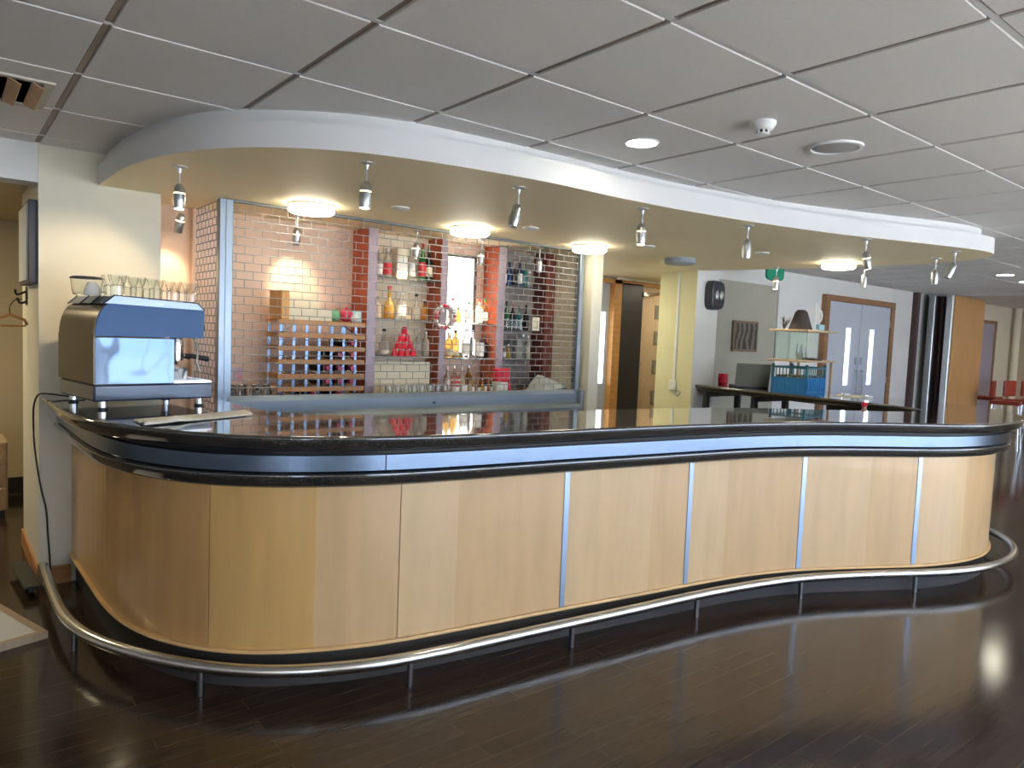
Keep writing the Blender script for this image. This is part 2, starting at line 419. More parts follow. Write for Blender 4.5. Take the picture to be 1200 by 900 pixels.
seams = [0] + [AW[near(WOOD, p)] for p in ((.595, 3.70), (.85, 2.96), (1.53, 2.61), (2.36, 2.495), (3.16, 2.38), (3.97, 2.19), (4.69, 1.84), (5.60, 1.725))] + [AW[-1]]
# leaf splits: fraction, (material index left, right)
splits = {0: (1, 3, 3), 1: (.55, 2, 2), 2: (.55, 3, 0), 3: (.32, 1, 0), 4: (.68, 1, 0), 5: (.33, 1, 0), 6: (.58, 1, 0), 7: (.42, 1, 0), 8: (1, 0, 0)}
PZ0, PZ1 = .165, .835
vmats = [veneer_a, veneer_b, veneer_c, veneer_d]
for k in range(len(seams) - 1):
    g0 = .0158 if k in (4, 5, 6, 7) else .002
    g1 = .0158 if k in (3, 4, 5, 6) else .002
    s0, s1 = seams[k] + g0, seams[k + 1] - g1
    fr, ma, mb_ = splits[k]
    m = MB(); sm = s0 + (s1 - s0) * fr
    m.cur = ma; m.sweep(sub(s0, sm), [(0, PZ0), (0, PZ1), (-.018, PZ1), (-.018, PZ0)])
    if fr < 1: m.cur = mb_; m.sweep(sub(sm, s1), [(0, PZ0), (0, PZ1), (-.018, PZ1), (-.018, PZ0)])
    bpart(m, 'panel', vmats)
for k in (4, 5, 6, 7):
    m = MB(); m.sweep(sub(seams[k] - .015, seams[k] + .015), [(.004, PZ0), (.004, PZ1), (-.014, PZ1), (-.014, PZ0)])
    bpart(m, 'divider_strip', mat('divider_aluminium', (.33, .40, .49), .3, 1.0))['label'] = 'vertical silver strip between two panels'
m = MB(); m.sweep(WOOD, [(-.02, .0), (-.02, .98), (-.06, .98), (-.06, .0)]); bpart(m, 'carcass', dark_m)
m = MB(); m.sweep(WOOD, [(.014, .150), (.017, .157), (.014, .165), (-.03, .165), (-.03, .150)]); bpart(m, 'bottom_lip', lip_m)
m = MB(); m.sweep(WOOD, [(-.045 + .02, .0), (-.045 + .02, .150), (-.06, .150), (-.06, .0)]); bpart(m, 'plinth', black_m)
m = MB(); m.sweep(WOOD, [(-.025 + .0, .0), (-.025 + .004, .004), (-.028, .008)]); bpart(m, 'plinth_seal', mat('pale_sealant', (.35, .33, .30), .5))
pr = [(-.02, .838), (.055, .838), (.064, .841), (.072, .852), (.080, .868), (.086, .884), (.085, .891), (.080, .895), (-.02, .896)]
m = MB(); m.sweep(WOOD, pr); bpart(m, 'lower_trim', gran)
for a, b, nm in ((0, .155 * 0 + AW[near(WOOD, (1.42, 2.64))], 0), (AW[near(WOOD, (1.42, 2.64))] + .002, AW[near(WOOD, (3.85, 2.23))], 1), (AW[near(WOOD, (3.85, 2.23))] + .002, AW[-1], 2)):
    m = MB(); m.sweep(sub(a, b), [(.066, .900), (.070, .904), (.070, .966), (.0, .966), (.0, .900)]); bpart(m, 'silver_band', strip_m)
m = MB(); m.sweep(WOOD, [(.05, .967), (.05, .984), (-.02, .984), (-.02, .967)]); bpart(m, 'upper_recess', black_m)
# leg frame holding the far end of the counter top
for y in (4.45, 3.9):
    m = MB(); m.box(6.05, 6.65, y - .02, y + .02, .93, .984)
    for x in (6.08, 6.62): m.box(x - .025, x + .025, y - .025, y + .025, 0, .95)
    bpart(m, 'support_frame', black_soft)

# counter top slab with a bullnose
outline = TOP + [(6.345, 4.81), (6.345, 4.56)] + INNER
r = .0305
def closed_offset(path, d):
    return [(x + nx * d, y + ny * d) for (x, y), (nx, ny) in zip(path, normals(path, True))]
m = MB()
loops = []
prof = [(-.012, CT), (-.007, CT - .0008), (-.003, CT - .003), (-.0005, CT - .007), (0, CT - .012), (-.004, CT - .026), (-.012, CT - .044), (-.020, CT - .056), (-.027, CT - .061)]
n = len(outline)
vs = []
for o, z in prof: vs += [(x, y, z) for x, y in closed_offset(outline, o)]
fs = []
for i in range(len(prof) - 1):
    for j in range(n): fs.append([(i + 1) * n + j, (i + 1) * n + (j + 1) % n, i * n + (j + 1) % n, i * n + j])
m.add(vs, fs, True)
m.add(vs[:n], [list(range(n))], False); m.add(vs[-n:], [list(range(n))[::-1]], False)
tag(m.build('countertop', gran, merge=False), 'polished speckled dark granite worktop curving round the whole bar', 'worktop')

# foot rail
fr = empty('foot_rail', (3, 2.3, 0), 'tubular brushed steel foot rail following the bar near the floor', 'foot rail')
def frp(m, name, mt):
    o = m.build(name, mt, fr); o.location = (-3, -2.3, 0); return o
m = MB(); m.tube([(x, y, .118) for x, y in RAIL], .0255, 16); frp(m, 'rail', rail_m)
for x, y in ((.46, 3.60), (.80, 2.89), (1.52, 2.50), (2.35, 2.405), (3.18, 2.31), (3.95, 2.15), (4.68, 1.815), (6.53, 2.5), (6.55, 3.2)):
    m = MB(); m.tube([(x, y, 0), (x, y, .10)], .0125, 12); frp(m, 'post', mat('dark_steel_post', (.22, .22, .23), .3, 1.0))

# ------------------------------------------------------------------ roller shutter
sh = empty('roller_shutter', (2.7, 4.4, .9), 'closed grey metal roller grille shutter in front of the back bar', 'shutter')
def shp(m, name, mt, parent=None):
    o = m.build(name, mt, parent or sh)
    if parent is None: o.location = (-2.7, -4.4, -.9)
    return o
def grille(x0, x1, zb, zt, pitch, rowh, place, n_off=.5):
    m = MB(); rows = int(round((zt - zb) / rowh)); h = (zt - zb) / rows
    for i in range(rows + 1):
        z = zb + i * h
        a, b = place(x0, z), place(x1, z); m.tube([a, b], .0030, 6)
        if i < rows:
            x = x0 + pitch * (n_off if i % 2 else .0) + .03
            while x < x1 - .01:
                p, q = place(x, z), place(x, z + h); m.tube([p, q], .0025, 5); x += pitch
    return m
m = grille(1.36, 4.18, 1.035, 2.185, .1026, .0495, lambda x, z: (x, 4.40, z)); shp(m, 'front_grille', grille_m)
m = MB(); 
m = grille(4.42, 4.93, 1.02, 2.185, .075, .045, lambda y, z: (1.30, y, z)); shp(m, 'side_grille', grille_m)
m = MB(); m.box(1.285, 1.365, 4.375, 4.43, .80, 2.192, bev=.004); m.box(1.322, 1.328, 4.370, 4.376, .80, 2.19); shp(m, 'corner_post', alu)
m = MB(); m.box(1.325, 1.33, 4.43, 4.48, .80, 2.19); m.box(1.28, 1.325, 4.905, 4.945, .97, 2.19); shp(m, 'side_guide', wall_peach)
m = MB(); m.box(4.172, 4.215, 4.37, 4.43, .86, 2.192, bev=.004); shp(m, 'guide_rail', alu)
m = MB(); m.box(1.33, 4.21, 4.385, 4.42, 2.181, 2.195, bev=.002); shp(m, 'top_rail', mat('dull_rail', (.20, .22, .23), .6, .4))
m = MB()
pts = [(4.425, 1.035), (4.375, 1.035), (4.365, 1.005), (4.365, .935), (4.335, .92), (4.318, .895), (4.318, .868), (4.335, .855), (4.425, .855)]
m.add([(1.345, y, z) for y, z in pts] + [(4.20, y, z) for y, z in pts], [list(range(9)), list(range(17, 8, -1))] + [[i, (i + 1) % 9, 9 + (i + 1) % 9, 9 + i] for i in range(9)])
bb = shp(m, 'bottom_bar', alu)
m = MB(); m.lathe([(.008, 0), (.008, .006)], 10, (2.78, 4.362, .965), Matrix.Rotation(PI / 2, 4, 'X').to_3x3()); shp(m, 'key_lock', black_soft)
m = MB(); m.box(4.205, 4.247, 4.33, 4.43, .84, 1.04, bev=.004); shp(m, 'end_box', slate)

# ------------------------------------------------------------------ back bar
bb_t = empty('back_bar_worktop', (2.8, 4.7, 0), 'fitted back bar worktop behind the grille shutter', 'worktop')
m = MB(); m.box(1.37, 4.245, 4.435, 4.948, .955, .985, bev=.004); o = m.build('top', wood_lt, bb_t); o.location = (-2.8, -4.7, 0)
m = MB(); m.box(1.37, 4.245, 4.46, 4.948, 0, .955); o = m.build('cabinet_front', wall_white, bb_t); o.location = (-2.8, -4.7, 0)
BT = .985
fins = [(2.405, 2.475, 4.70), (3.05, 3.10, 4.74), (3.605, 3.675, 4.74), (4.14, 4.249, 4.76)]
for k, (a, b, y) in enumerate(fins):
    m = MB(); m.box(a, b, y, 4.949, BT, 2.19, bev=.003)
    if k < 3: m.cur = 1; m.box(a - .001, b + .001, y - .004, y + .001, BT, 2.189)  # lilac strip: daylight on the fin's front face, put in as colour
    tag(m.build('display_pillar', [terra, mat('daylit_lilac_front', (.36, .27, .30), .4, .3)] if k < 3 else mat('dark_brick_red', (.20, .055, .04), .6, var=.2, scale=9)), ['terracotta pillar right of the wine rack behind the shutter', 'terracotta pillar behind the wreath, left of the lit shelf window',
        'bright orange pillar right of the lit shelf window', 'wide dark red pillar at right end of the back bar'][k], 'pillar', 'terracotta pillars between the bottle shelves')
# glass shelves
def shelf(a, b, z, lab, mt=glass_g):
    m = MB(); m.box(a, b, 4.72, 4.948, z - .008, z, bev=.002)
    return tag(m.build('glass_shelf', mt), lab, 'shelf', 'glass shelves of the back bar')
smoke = mat('smoked_glass_shelf', (.10, .10, .10), .15)
shelf(2.477, 3.043, 1.855, 'top glass shelf between the first two terracotta pillars')
shelf(2.477, 3.043, 1.555, 'middle glass shelf between the first two terracotta pillars')
shelf(2.477, 3.043, 1.278, 'lowest glass shelf under the red cup pyramid')
shelf(3.137, 3.598, 1.553, 'upper glass shelf crossing the lit shelf window')
shelf(3.137, 3.598, 1.270, 'lower glass shelf below the lit shelf window')
shelf(3.702, 4.058, 1.885, 'top dark shelf left of the wide red pillar', smoke)
shelf(3.702, 4.058, 1.515, 'middle dark shelf left of the wide red pillar', smoke)
shelf(3.702, 4.058, 1.270, 'lowest dark shelf left of the wide red pillar', smoke)
m = MB(); m.box(3.676, 4.139, 4.935, 4.949, 1.0, 2.19); struct(m.build('wall_bay_panel', mat('grey_panel', (.30, .26, .24), .5, var=.1, scale=8)))
m = MB(); m.box(2.475, 3.045, 4.938, 4.949, 1.0, 2.19); struct(m.build('wall_bay_lining', mat('cream_panel', (.80, .68, .50), .5)))
# lit window
m = MB()
for b in ((3.205, 3.235, 4.93, 4.949, 1.29, 2.11), (3.495, 3.52, 4.93, 4.949, 1.29, 2.11), (3.205, 3.52, 4.93, 4.949, 2.085, 2.11), (3.205, 3.52, 4.93, 4.949, 1.29, 1.31)): m.box(*b)
w = struct(m.build('window_1', mat('dark_frame', (.10, .08, .07), .5)))
m = MB(); m.box(3.235, 3.495, 4.94, 4.9485, 1.31, 2.085); m.build('pane', em_win, w)

# bottles and glasses -------------------------------------------------
def gm(name, col, rough=.08, trans=.55): return mat(name, col, rough, trans=trans, ior=1.4)
g_clear = gm('clear_bottle', (.92, .93, .92), .03, .9); g_amber = gm('amber_bottle', (.50, .20, .04)); g_green = gm('green_bottle', (.06, .32, .10))
g_dark = gm('dark_bottle', (.03, .03, .03), .1, .1); g_blue = gm('blue_bottle', (.05, .12, .40)); g_pale = gm('pale_bottle', (.85, .78, .62), .1, .5); g_teal = gm('teal_bottle', (.08, .35, .38))
g_gold = gm('golden_bottle', (.75, .45, .10)); lab_w = mat('white_label', (.85, .83, .78), .6); lab_c = mat('cream_label', (.80, .70, .48), .6); lab_r = mat('red_label', (.65, .05, .06), .6)
cap_k = mat('black_cap', (.02, .02, .02), .4); cap_r = mat('red_cap', (.65, .03, .04), .35); cap_g = mat('green_cap', (.05, .40, .12), .4); cap_s = mat('silver_cap', (.7, .7, .7), .3, .9); cap_w = mat('white_cap', (.85, .85, .85), .4)
def bottle(x, y, z, h, r, gl, cap, lab, label, neck=.30, lo=.12, hi=.5):
    e = empty('bottle', (x, y, z), label, 'bottle', 'bottles on the back bar')
    m = MB(); sh_ = 1 - neck
    m.lathe([(r * .9, 0), (r, h * .02), (r, h * (sh_ - .10)), (r * .8, h * (sh_ - .04)), (r * .36, h * (sh_ + .06)), (r * .33, h * .93)], 14)
    m.build('body', gl, e)
    m = MB(); m.lathe([(r * .38, h * .90), (r * .38, h), (r * .1, h * 1.001)], 10); m.build('cap', cap, e)
    if lab:
        m = MB(); m.lathe([(r * 1.02, h * lo), (r * 1.02, h * hi)], 14); m.build('paper_label', lab, e)
    return e
Yb = 4.85
Z3, Z2, Z1 = 1.856, 1.556, 1.279
bottle(2.57, Yb, Z3, .20, .028, g_pale, cap_s, lab_w, 'small pale bottle at left end of the top glass shelf')
bottle(2.64, Yb, Z3, .22, .036, g_pale, cap_w, lab_r, 'pale bottle with orange base label left of the tall cream carton')
e = empty('carton', (2.745, Yb, Z3), 'tall cream cardboard carton on the top glass shelf', 'carton')
m = MB(); m.box(-.045, .045, -.04, .04, 0, .23, bev=.002); m.build('box', cream_p, e); m = MB(); m.box(-.043, .043, -.0415, -.04, .03, .16); m.build('front_print', lab_w, e)
bottle(2.86, 4.87, Z3, .27, .030, g_clear, cap_w, lab_w, 'clear bottle just right of the tall cream carton')
bottle(2.925, 4.82, Z3, .285, .028, g_green, cap_r, lab_r, 'green bottle with tall red cap on the top glass shelf')
bottle(3.00, Yb, Z3, .25, .036, g_dark, cap_k, lab_c, 'dark squat bottle with cream label beside the wreath pillar', lo=.15, hi=.45)
bottle(2.665, Yb, Z2, .245, .040, g_gold, cap_r, None, 'round golden bottle with red neck on the middle glass shelf', neck=.5)
bottle(2.77, Yb, Z2, .21, .038, g_clear, cap_w, lab_w, 'clear bottle with blue white label on the middle glass shelf')
bottle(2.58, 4.88, Z2, .16, .03, g_pale, cap_k, None, 'short pale bottle at left end of the middle glass shelf')
bottle(2.90, Yb, Z2, .20, .035, g_clear, cap_k, None, 'plain clear decanter bottle near the wreath', neck=.45)
bottle(2.985, 4.86, Z2, .15, .035, g_amber, cap_k, None, 'small brown bottle nearest the wreath on the middle shelf')
bottle(2.63, Yb, Z1, .20, .040, g_clear, cap_k, lab_c, 'clear bottle with black cap left of the red cup pyramid', neck=.45, lo=.08, hi=.2)
bottle(2.93, Yb, Z1, .21, .026, g_clear, cap_w, None, 'tall clear bottle right of the red cup pyramid')
bottle(2.995, Yb, Z1, .19, .030, g_pale, cap_s, None, 'yellowish bottle furthest right beside the red cup pyramid')
# party cups
cup0 = None
for row, (cnt, zz) in enumerate(((4, 0), (3, .055), (2, .11), (1, .165))):
    for i in range(cnt):
        x = 2.785 + (i - (cnt - 1) / 2) * .053
        if cup0 is None:
            m = MB(); m.lathe([(.0245, 0), (.0255, .003), (.0245, .006), (.017, .055)], 14)
            cup0 = tag(m.build('party_cup', red_m), 'upside-down red plastic cup in the pyramid on the lowest glass shelf', 'cup', 'red cup pyramid'); cup0.location = (x, 4.82, Z1 + zz)
        else:
            c = cup0.copy(); COL.objects.link(c); c.location = (x, 4.82, Z1 + zz)
# bay with window
bottle(3.225, 4.83, Z2 + .0, .19, .030, g_clear, cap_r, lab_w, 'clear bottle with red cap at left of the lit window')
bottle(3.30, 4.86, 1.554, .12, .028, g_gold, cap_k, None, 'small golden bottle against the lit window', neck=.35)
bottle(3.385, 4.83, 1.554, .17, .036, g_clear, cap_g, lab_w, 'clear bottle with green base in front of the lit window')
bottle(3.49, 4.83, 1.554, .20, .032, g_pale, cap_r, lab_w, 'white-labelled bottle with red cap right of the lit window', lo=.05, hi=.6)
bottle(3.56, 4.85, 1.554, .20, .028, g_amber, cap_g, lab_w, 'brown bottle with green cap next to the orange pillar')
bottle(3.20, 4.83, Z1 - .008, .20, .035, g_gold, cap_s, lab_c, 'amber spirit bottle at left under the lit window', lo=.1, hi=.35)
bottle(3.275, 4.85, Z1 - .008, .22, .036, g_gold, cap_k, lab_c, 'tall amber spirit bottle second from left under the lit window', lo=.08, hi=.2)
bottle(3.365, 4.83, Z1 - .008, .235, .034, g_clear, cap_s, lab_w, 'clear bottle with silver cap under the lit window')
bottle(3.435, 4.84, Z1 - .008, .225, .028, g_clear, cap_w, None, 'slim frosted white bottle under the lit window')
bottle(3.505, 4.82, Z1 - .008, .15, .030, g_dark, cap_k, lab_w, 'short dark bottle with white label under the lit window', lo=.1, hi=.85, neck=.2)
bottle(3.57, 4.85, Z1 - .008, .19, .026, g_dark, cap_k, None, 'dark bottle against the orange pillar on the lower glass shelf')
# right bay
cols = [(3.745, .19, g_clear, 'clear'), (3.80, .20, g_blue, 'deep blue'), (3.86, .16, g_dark, 'black'), (3.915, .22, g_blue, 'tall blue'), (3.97, .21, g_teal, 'teal'), (4.025, .14, g_clear, 'short clear')]
for x, h, gl, nm in cols:
    bottle(x, 4.85, 1.886, h, .024, gl, cap_k if gl is not g_clear else cap_s, lab_w if nm in ('tall blue', 'clear') else None, nm + ' bottle on the top dark shelf at the right')
cols = [(3.74, .17, g_dark, cap_s, 'black bottle with silver cap'), (3.80, .24, g_green, cap_k, 'tall green bottle'), (3.87, .22, g_dark, cap_r, 'black bottle with red cap'), (3.935, .2, g_teal, cap_k, 'teal bottle with black cap'), (4.02, .22, g_dark, cap_k, 'tall all-black bottle')]
for x, h, gl, cp, nm in cols: bottle(x, 4.87, 1.516, h, .025, gl, cp, None, nm + ' on the middle dark shelf')
tum = empty('glass_tumbler', (3.75, 4.80, 1.516), 'small glass tumbler in front on the middle dark shelf', 'glass', 'tumblers on the middle dark shelf')
m = MB(); m.lathe([(.022, 0), (.026, .09), (.024, .09), (.020, .006)], 12); m.build('bowl', glass, tum)
for x in (3.80, 3.85, 3.90): dup(tum, (x, 4.80, 1.516))
m = MB(); m.box(3.965, 4.045, 4.715, 4.719, 1.516, 1.63); tag(m.build('price_card', cream_p), 'cream card standing at right end of the middle dark shelf', 'card')
bottle(3.75, 4.82, 1.271, .10, .02, g_clear, cap_w, lab_w, 'tiny white-capped bottle on the lowest dark shelf')
bottle(3.80, 4.82, 1.271, .12, .02, g_gold, cap_s, None, 'tiny golden bottle on the lowest dark shelf')
m = MB(); m.box(3.86, 3.925, 4.78, 4.84, 1.271, 1.45, bev=.003); tag(m.build('drink_dispenser', mat('smoky_plastic', (.45, .45, .40), .15, trans=.5)), 'tall clear square dispenser on the lowest dark shelf', 'dispenser')
bottle(3.975, 4.84, 1.271, .21, .022, g_clear, cap_s, None, 'tall clear bottle right of the square dispenser')
bottle(4.03, 4.84, 1.271, .20, .022, g_pale, cap_s, None, 'tall pale bottle at right end of the lowest dark shelf')
# worktop items, right bay: folded cloth heap and black bag
def cloth(name, pts_fn, nx, ny, mt, th=.004):
    m = MB(); vs = [pts_fn(i / nx, j / ny) for j in range(ny + 1) for i in range(nx + 1)]
    N = len(vs); f = [[j * (nx + 1) + i, j * (nx + 1) + i + 1, (j + 1) * (nx + 1) + i + 1, (j + 1) * (nx + 1) + i] for j in range(ny) for i in range(nx)]
    m.add(vs, f, True)
    o = m.build(name, mt); s = o.modifiers.new('thick', 'SOLIDIFY'); s.thickness = th; s.offset = 1
    return o
def heap(u, v):
    x = 3.87 + u * .36; y = 4.47 + v * .27
    h = .14 * (math.sin(PI * min(1, max(0, (u - .05) / .95) ** 1.6)) * (.35 + .65 * v)) * (1 + .15 * math.sin(9 * u + 4 * v))
    return (x, y, BT + .003 + max(0, h) + .01 * math.sin(14 * u) ** 2)
tag(cloth('folded_cloth', heap, 20, 12, spot_gr), 'pale grey cloth heaped on the back bar at the right end', 'cloth')
m = MB(); m.lathe([(.075, 0), (.085, .04), (.06, .13), (.025, .155), (0.001, .16)], 14); o = tag(m.build('bag', mat('black_fabric', (.03, .03, .03), .8)), 'black rounded bag behind the grey cloth on the back bar', 'bag'); o.location = (4.15, 4.84, BT)
m = MB(); m.lathe([(.001, .004), (.05, .0), (.085, .012), (.083, .016), (.05, .006), (.001, .008)], 20); o = tag(m.build('plate', mat('tan_plate', (.62, .45, .25), .4)), 'tan plate lying left of the grey cloth on the back bar', 'plate'); o.location = (3.775, 4.53, BT)
# red gift bag, cups, striped straws
e = empty('gift_bag', (3.61, 4.66, BT), 'bright red gift bag with white base band on the back bar', 'bag')
m = MB(); m.box(-.07, .07, -.04, .04, .10, .21, bev=.012); m.build('bag', red_m, e); m = MB(); m.box(-.072, .045, -.042, .042, 0, .10, bev=.006); m.build('base_band', lab_w, e)
m = MB(); m.box(.046, .072, -.042, .042, 0, .10, bev=.004); m.build('side_stripe', red_m, e)
e = empty('straw_pot', (3.135, 4.62, BT), 'white pot of red and white striped straws before the second pillar', 'straw pot')
m = MB(); m.lathe([(.028, 0), (.033, .07), (.03, .07), (.026, .01)], 14); m.build('pot', white_p, e)
for i in range(9):
    a = i * 2.4; m = MB(); m.cur = 0; R = .018
    p0 = Vector((R * .5 * math.cos(a), R * .5 * math.sin(a), .01)); p1 = Vector((.04 * math.cos(a), .03 * math.sin(a), .145))
    for k in range(8):
        m.cur = k % 2; m.tube([p0.lerp(p1, k / 8), p0.lerp(p1, (k + 1) / 8)], .004, 6, cap=False)
    m.build('straw', [white_p, red_m], e)
m = MB(); m.box(3.19, 3.24, 4.60, 4.65, BT, BT + .085, bev=.004); tag(m.build('napkin_holder', white_p), 'small white napkin box right of the striped straws', 'box')
mini = [(3.28, g_pale), (3.31, g_gold), (3.34, g_clear), (3.37, g_amber), (3.40, g_gold), (3.43, g_dark), (3.46, g_amber), (3.49, g_green)]
for i, (x, gl) in enumerate(mini):
    b = bottle(x, 4.63, BT, .12 + .01 * (i % 3), .0135, gl, [cap_g, cap_s, cap_k][i % 3], lab_w if i % 2 else None,
           ['first', 'second', 'third', 'fourth', 'fifth', 'sixth', 'seventh', 'eighth'][i] + ' miniature bottle counted from the napkin box on the back bar')
for i, x in enumerate((3.20, 3.27, 3.34, 3.41)):
    bottle(x, 4.84, BT, .21 + .015 * (i % 2), .027, [g_pale, g_clear, g_pale, g_amber][i], cap_s, lab_w if i == 0 else None, ['white-labelled', 'clear', 'pale', 'brown'][i] + ' bottle standing behind the miniatures on the back bar')
m = MB(); m.lathe([(.026, 0), (.034, .10), (.036, .105)], 14); c0 = tag(m.build('paper_cup', mat('green_white_cup', (.75, .80, .74), .5)), 'pale paper cup left of the red gift bag', 'cup'); c0.location = (3.535, 4.60, BT)
# row of clear tumblers on the worktop
t2 = empty('glass_tumbler', (2.52, 4.56, BT), 'clear tumbler upside down in the row below the red cups', 'glass', 'tumblers in rows on the back bar')
m = MB(); m.lathe([(.030, 0), (.026, .095), (.001, .097), (.001, .090), (.022, .088), (.027, .0)], 14); m.build('bowl', glass, t2)
for j in range(2):
    for i in range(8):
        if i or j: dup(t2, (2.52 + i * .068, 4.56 + j * .075, BT))
# sign board behind the tumblers, cream
m = MB(); m.box(2.50, 3.00, 4.78, 4.80, BT, 1.235, bev=.003); tag(m.build('backboard', cream_p), 'cream board standing behind the tumblers below the red cups', 'board')
# small steel sugar pots and tumblers, left
for i, x in enumerate((1.42, 1.50, 1.58, 1.66)):
    e = empty('steel_jug', (x, 4.56 + .05 * (i % 2), BT), ['leftmost', 'second', 'third', 'rightmost'][i] + ' steel milk jug in the row left of the wine rack', 'jug', 'steel jugs left of the wine rack')
    m = MB(); m.lathe([(.034, 0), (.037, .03), (.030, .085), (.034, .105), (.032, .105), (.028, .085), (.034, .03), (.001, .005)], 16); m.build('body', chrome, e)
    m = MB(); m.tube([(0.03, 0, .09), (.055, 0, .08), (.055, 0, .04), (.034, 0, .025)], .004, 6); m.build('handle', chrome, e)
m = MB(); m.box(1.47, 1.545, 4.72, 4.725, 1.10, 1.19); tag(m.build('photo_card', mat('card_print', (.60, .62, .72), .5, col2=(.75, .25, .25), scale=18)), 'small printed card on the peach wall above the steel jugs', 'card')

# wine rack
RX0, RY0 = 1.745, 4.60
wr = empty('wine_rack', (2.05, 4.7, BT), 'wooden wine rack with galvanised metal strips, left bay behind the shutter', 'wine rack')
xsr = [RX0 + i * .0885 for i in range(7)]; zsr = [1.055, 1.14, 1.235, 1.325, 1.41, 1.495]
def wrp(m, n_, mt): o = m.build(n_, mt, wr); o.location = (-2.05, -4.7, -BT); return o
for z in zsr:
    m = MB()
    for y in (RY0, RY0 + .19):
        m.box(RX0 - .018, RX0 + .60, y - .004, y + .022, z - .016, z + .016, bev=.002)
    for x in xsr: m.box(x - .010, x + .010, RY0 + .022, RY0 + .19, z - .010, z + .010)
    wrp(m, 'wooden_bar', mat('rack_pine', (.62, .31, .12), .5, var=.15, scale=6))
for x in xsr:
    m = MB(); m.box(x - .009, x + .009, RY0 + .003, RY0 + .006, BT, 1.50); m.box(x - .009, x + .009, RY0 + .213, RY0 + .216, BT, 1.50)
    m.box(x - .007, x + .007, RY0 + .0, RY0 + .003, BT, 1.03); wrp(m, 'metal_strip', strip_m)
m = MB()
m.tube([(RX0, RY0 - .004, 1.425), (RX0 + .085, RY0 - .004, 1.485)], .005, 6); m.tube([(RX0 + .44, RY0 - .004, 1.485), (RX0 + .53, RY0 - .004, 1.425)], .005, 6); wrp(m, 'cross_brace', strip_m)
wb0 = None
spots = [(5, 1.36), (5, 1.275), (4, 1.275), (5, 1.185), (4, 1.185), (3, 1.185), (4, 1.095), (5, 1.095), (3, 1.095), (2, 1.01), (4, 1.01)]
places = ['top row', 'second row, right end', 'second row, left one', 'third row, right end', 'third row, middle one', 'third row, left one', 'fourth row, middle one', 'fourth row, right end', 'fourth row, left one', 'bottom row, left one', 'bottom row, right one']
RM = Matrix.Rotation(-PI / 2, 4, 'X').to_3x3()
for (i, z), pl in zip(spots, places):
    x = xsr[i] + .044
    if wb0 is None:
        e = empty('wine_bottle', (x, RY0 - .05, z + .012), 'dark wine bottle lying in the rack, ' + pl, 'bottle', 'wine bottles in the rack')
        M2 = Matrix.Rotation(-PI / 2, 4, 'X').to_3x3()
        m = MB(); m.lathe([(.014, .03), (.0145, .085), (.034, .13), (.0345, .32), (.03, .33)], 14, M=M2); m.build('body', g_dark, e)
        m = MB(); m.lathe([(.016, .0), (.016, .05)], 12, M=M2); m.build('foil', mat('wine_foil', (.30, .02, .06), .35, .3), e)
        wb0 = e
    else: dup(wb0, (x, RY0 - .05, z + .012), label='dark wine bottle lying in the rack, ' + pl)
# crate on the rack
e = empty('wooden_box', (1.93, 4.72, 1.5125), 'open wooden display box on top of the wine rack', 'box')
m = MB(); m.box(-.185, -.13, -.12, .10, 0, .19, bev=.004); m.build('end_panel', mat('box_pine', (.80, .42, .14), .5, var=.12, scale=6), e)
m = MB(); m.box(-.13, .17, .085, .10, 0, .165, bev=.002); m.box(-.13, .17, -.11, -.10, 0, .075, bev=.002); m.box(-.13, .17, -.10, .085, 0, .006); m.build('card_lining', cream_p, e)
def ball(x, y, z, r, mt, lab, nm='bauble'):
    m = MB(); m.lathe([(max(.0005, r * math.sin(PI * i / 10)), -r * math.cos(PI * i / 10)) for i in range(11)], 16); m.tube([(0, 0, r * .9), (0, 0, r * 1.15)], r * .15, 6)
    o = tag(m.build(nm, mt), lab, 'bauble', 'baubles on the wine rack'); o.location = (x, y, z); return o
ball(2.150, 4.68, 1.5125 + .042, .042, mat('green_bauble', (.20, .50, .25), .4), 'green bauble right of the box on the wine rack')
ball(2.225, 4.655, 1.5125 + .047, .047, mat('red_bauble', (.75, .06, .12), .25), 'large red bauble on the wine rack')
ball(2.255, 4.585, 1.5125 + .028, .028, mat('white_bauble', (.85, .75, .75), .3), 'small white bauble in front of the red one')
m = MB(); m.box(2.275, 2.345, 4.66, 4.73, 1.5125, 1.595, bev=.004); tag(m.build('gift_box', mat('teal_gift', (.25, .55, .52), .5, col2=(.7, .85, .82), scale=40)), 'small teal patterned box at right end on the wine rack', 'box')
m = MB(); m.box(2.20, 2.27, 4.75, 4.81, 1.5125, 1.61, bev=.004); tag(m.build('gift_box', mat('orange_gift', (.70, .22, .08), .5)), 'small orange box behind the red bauble on the wine rack', 'box')

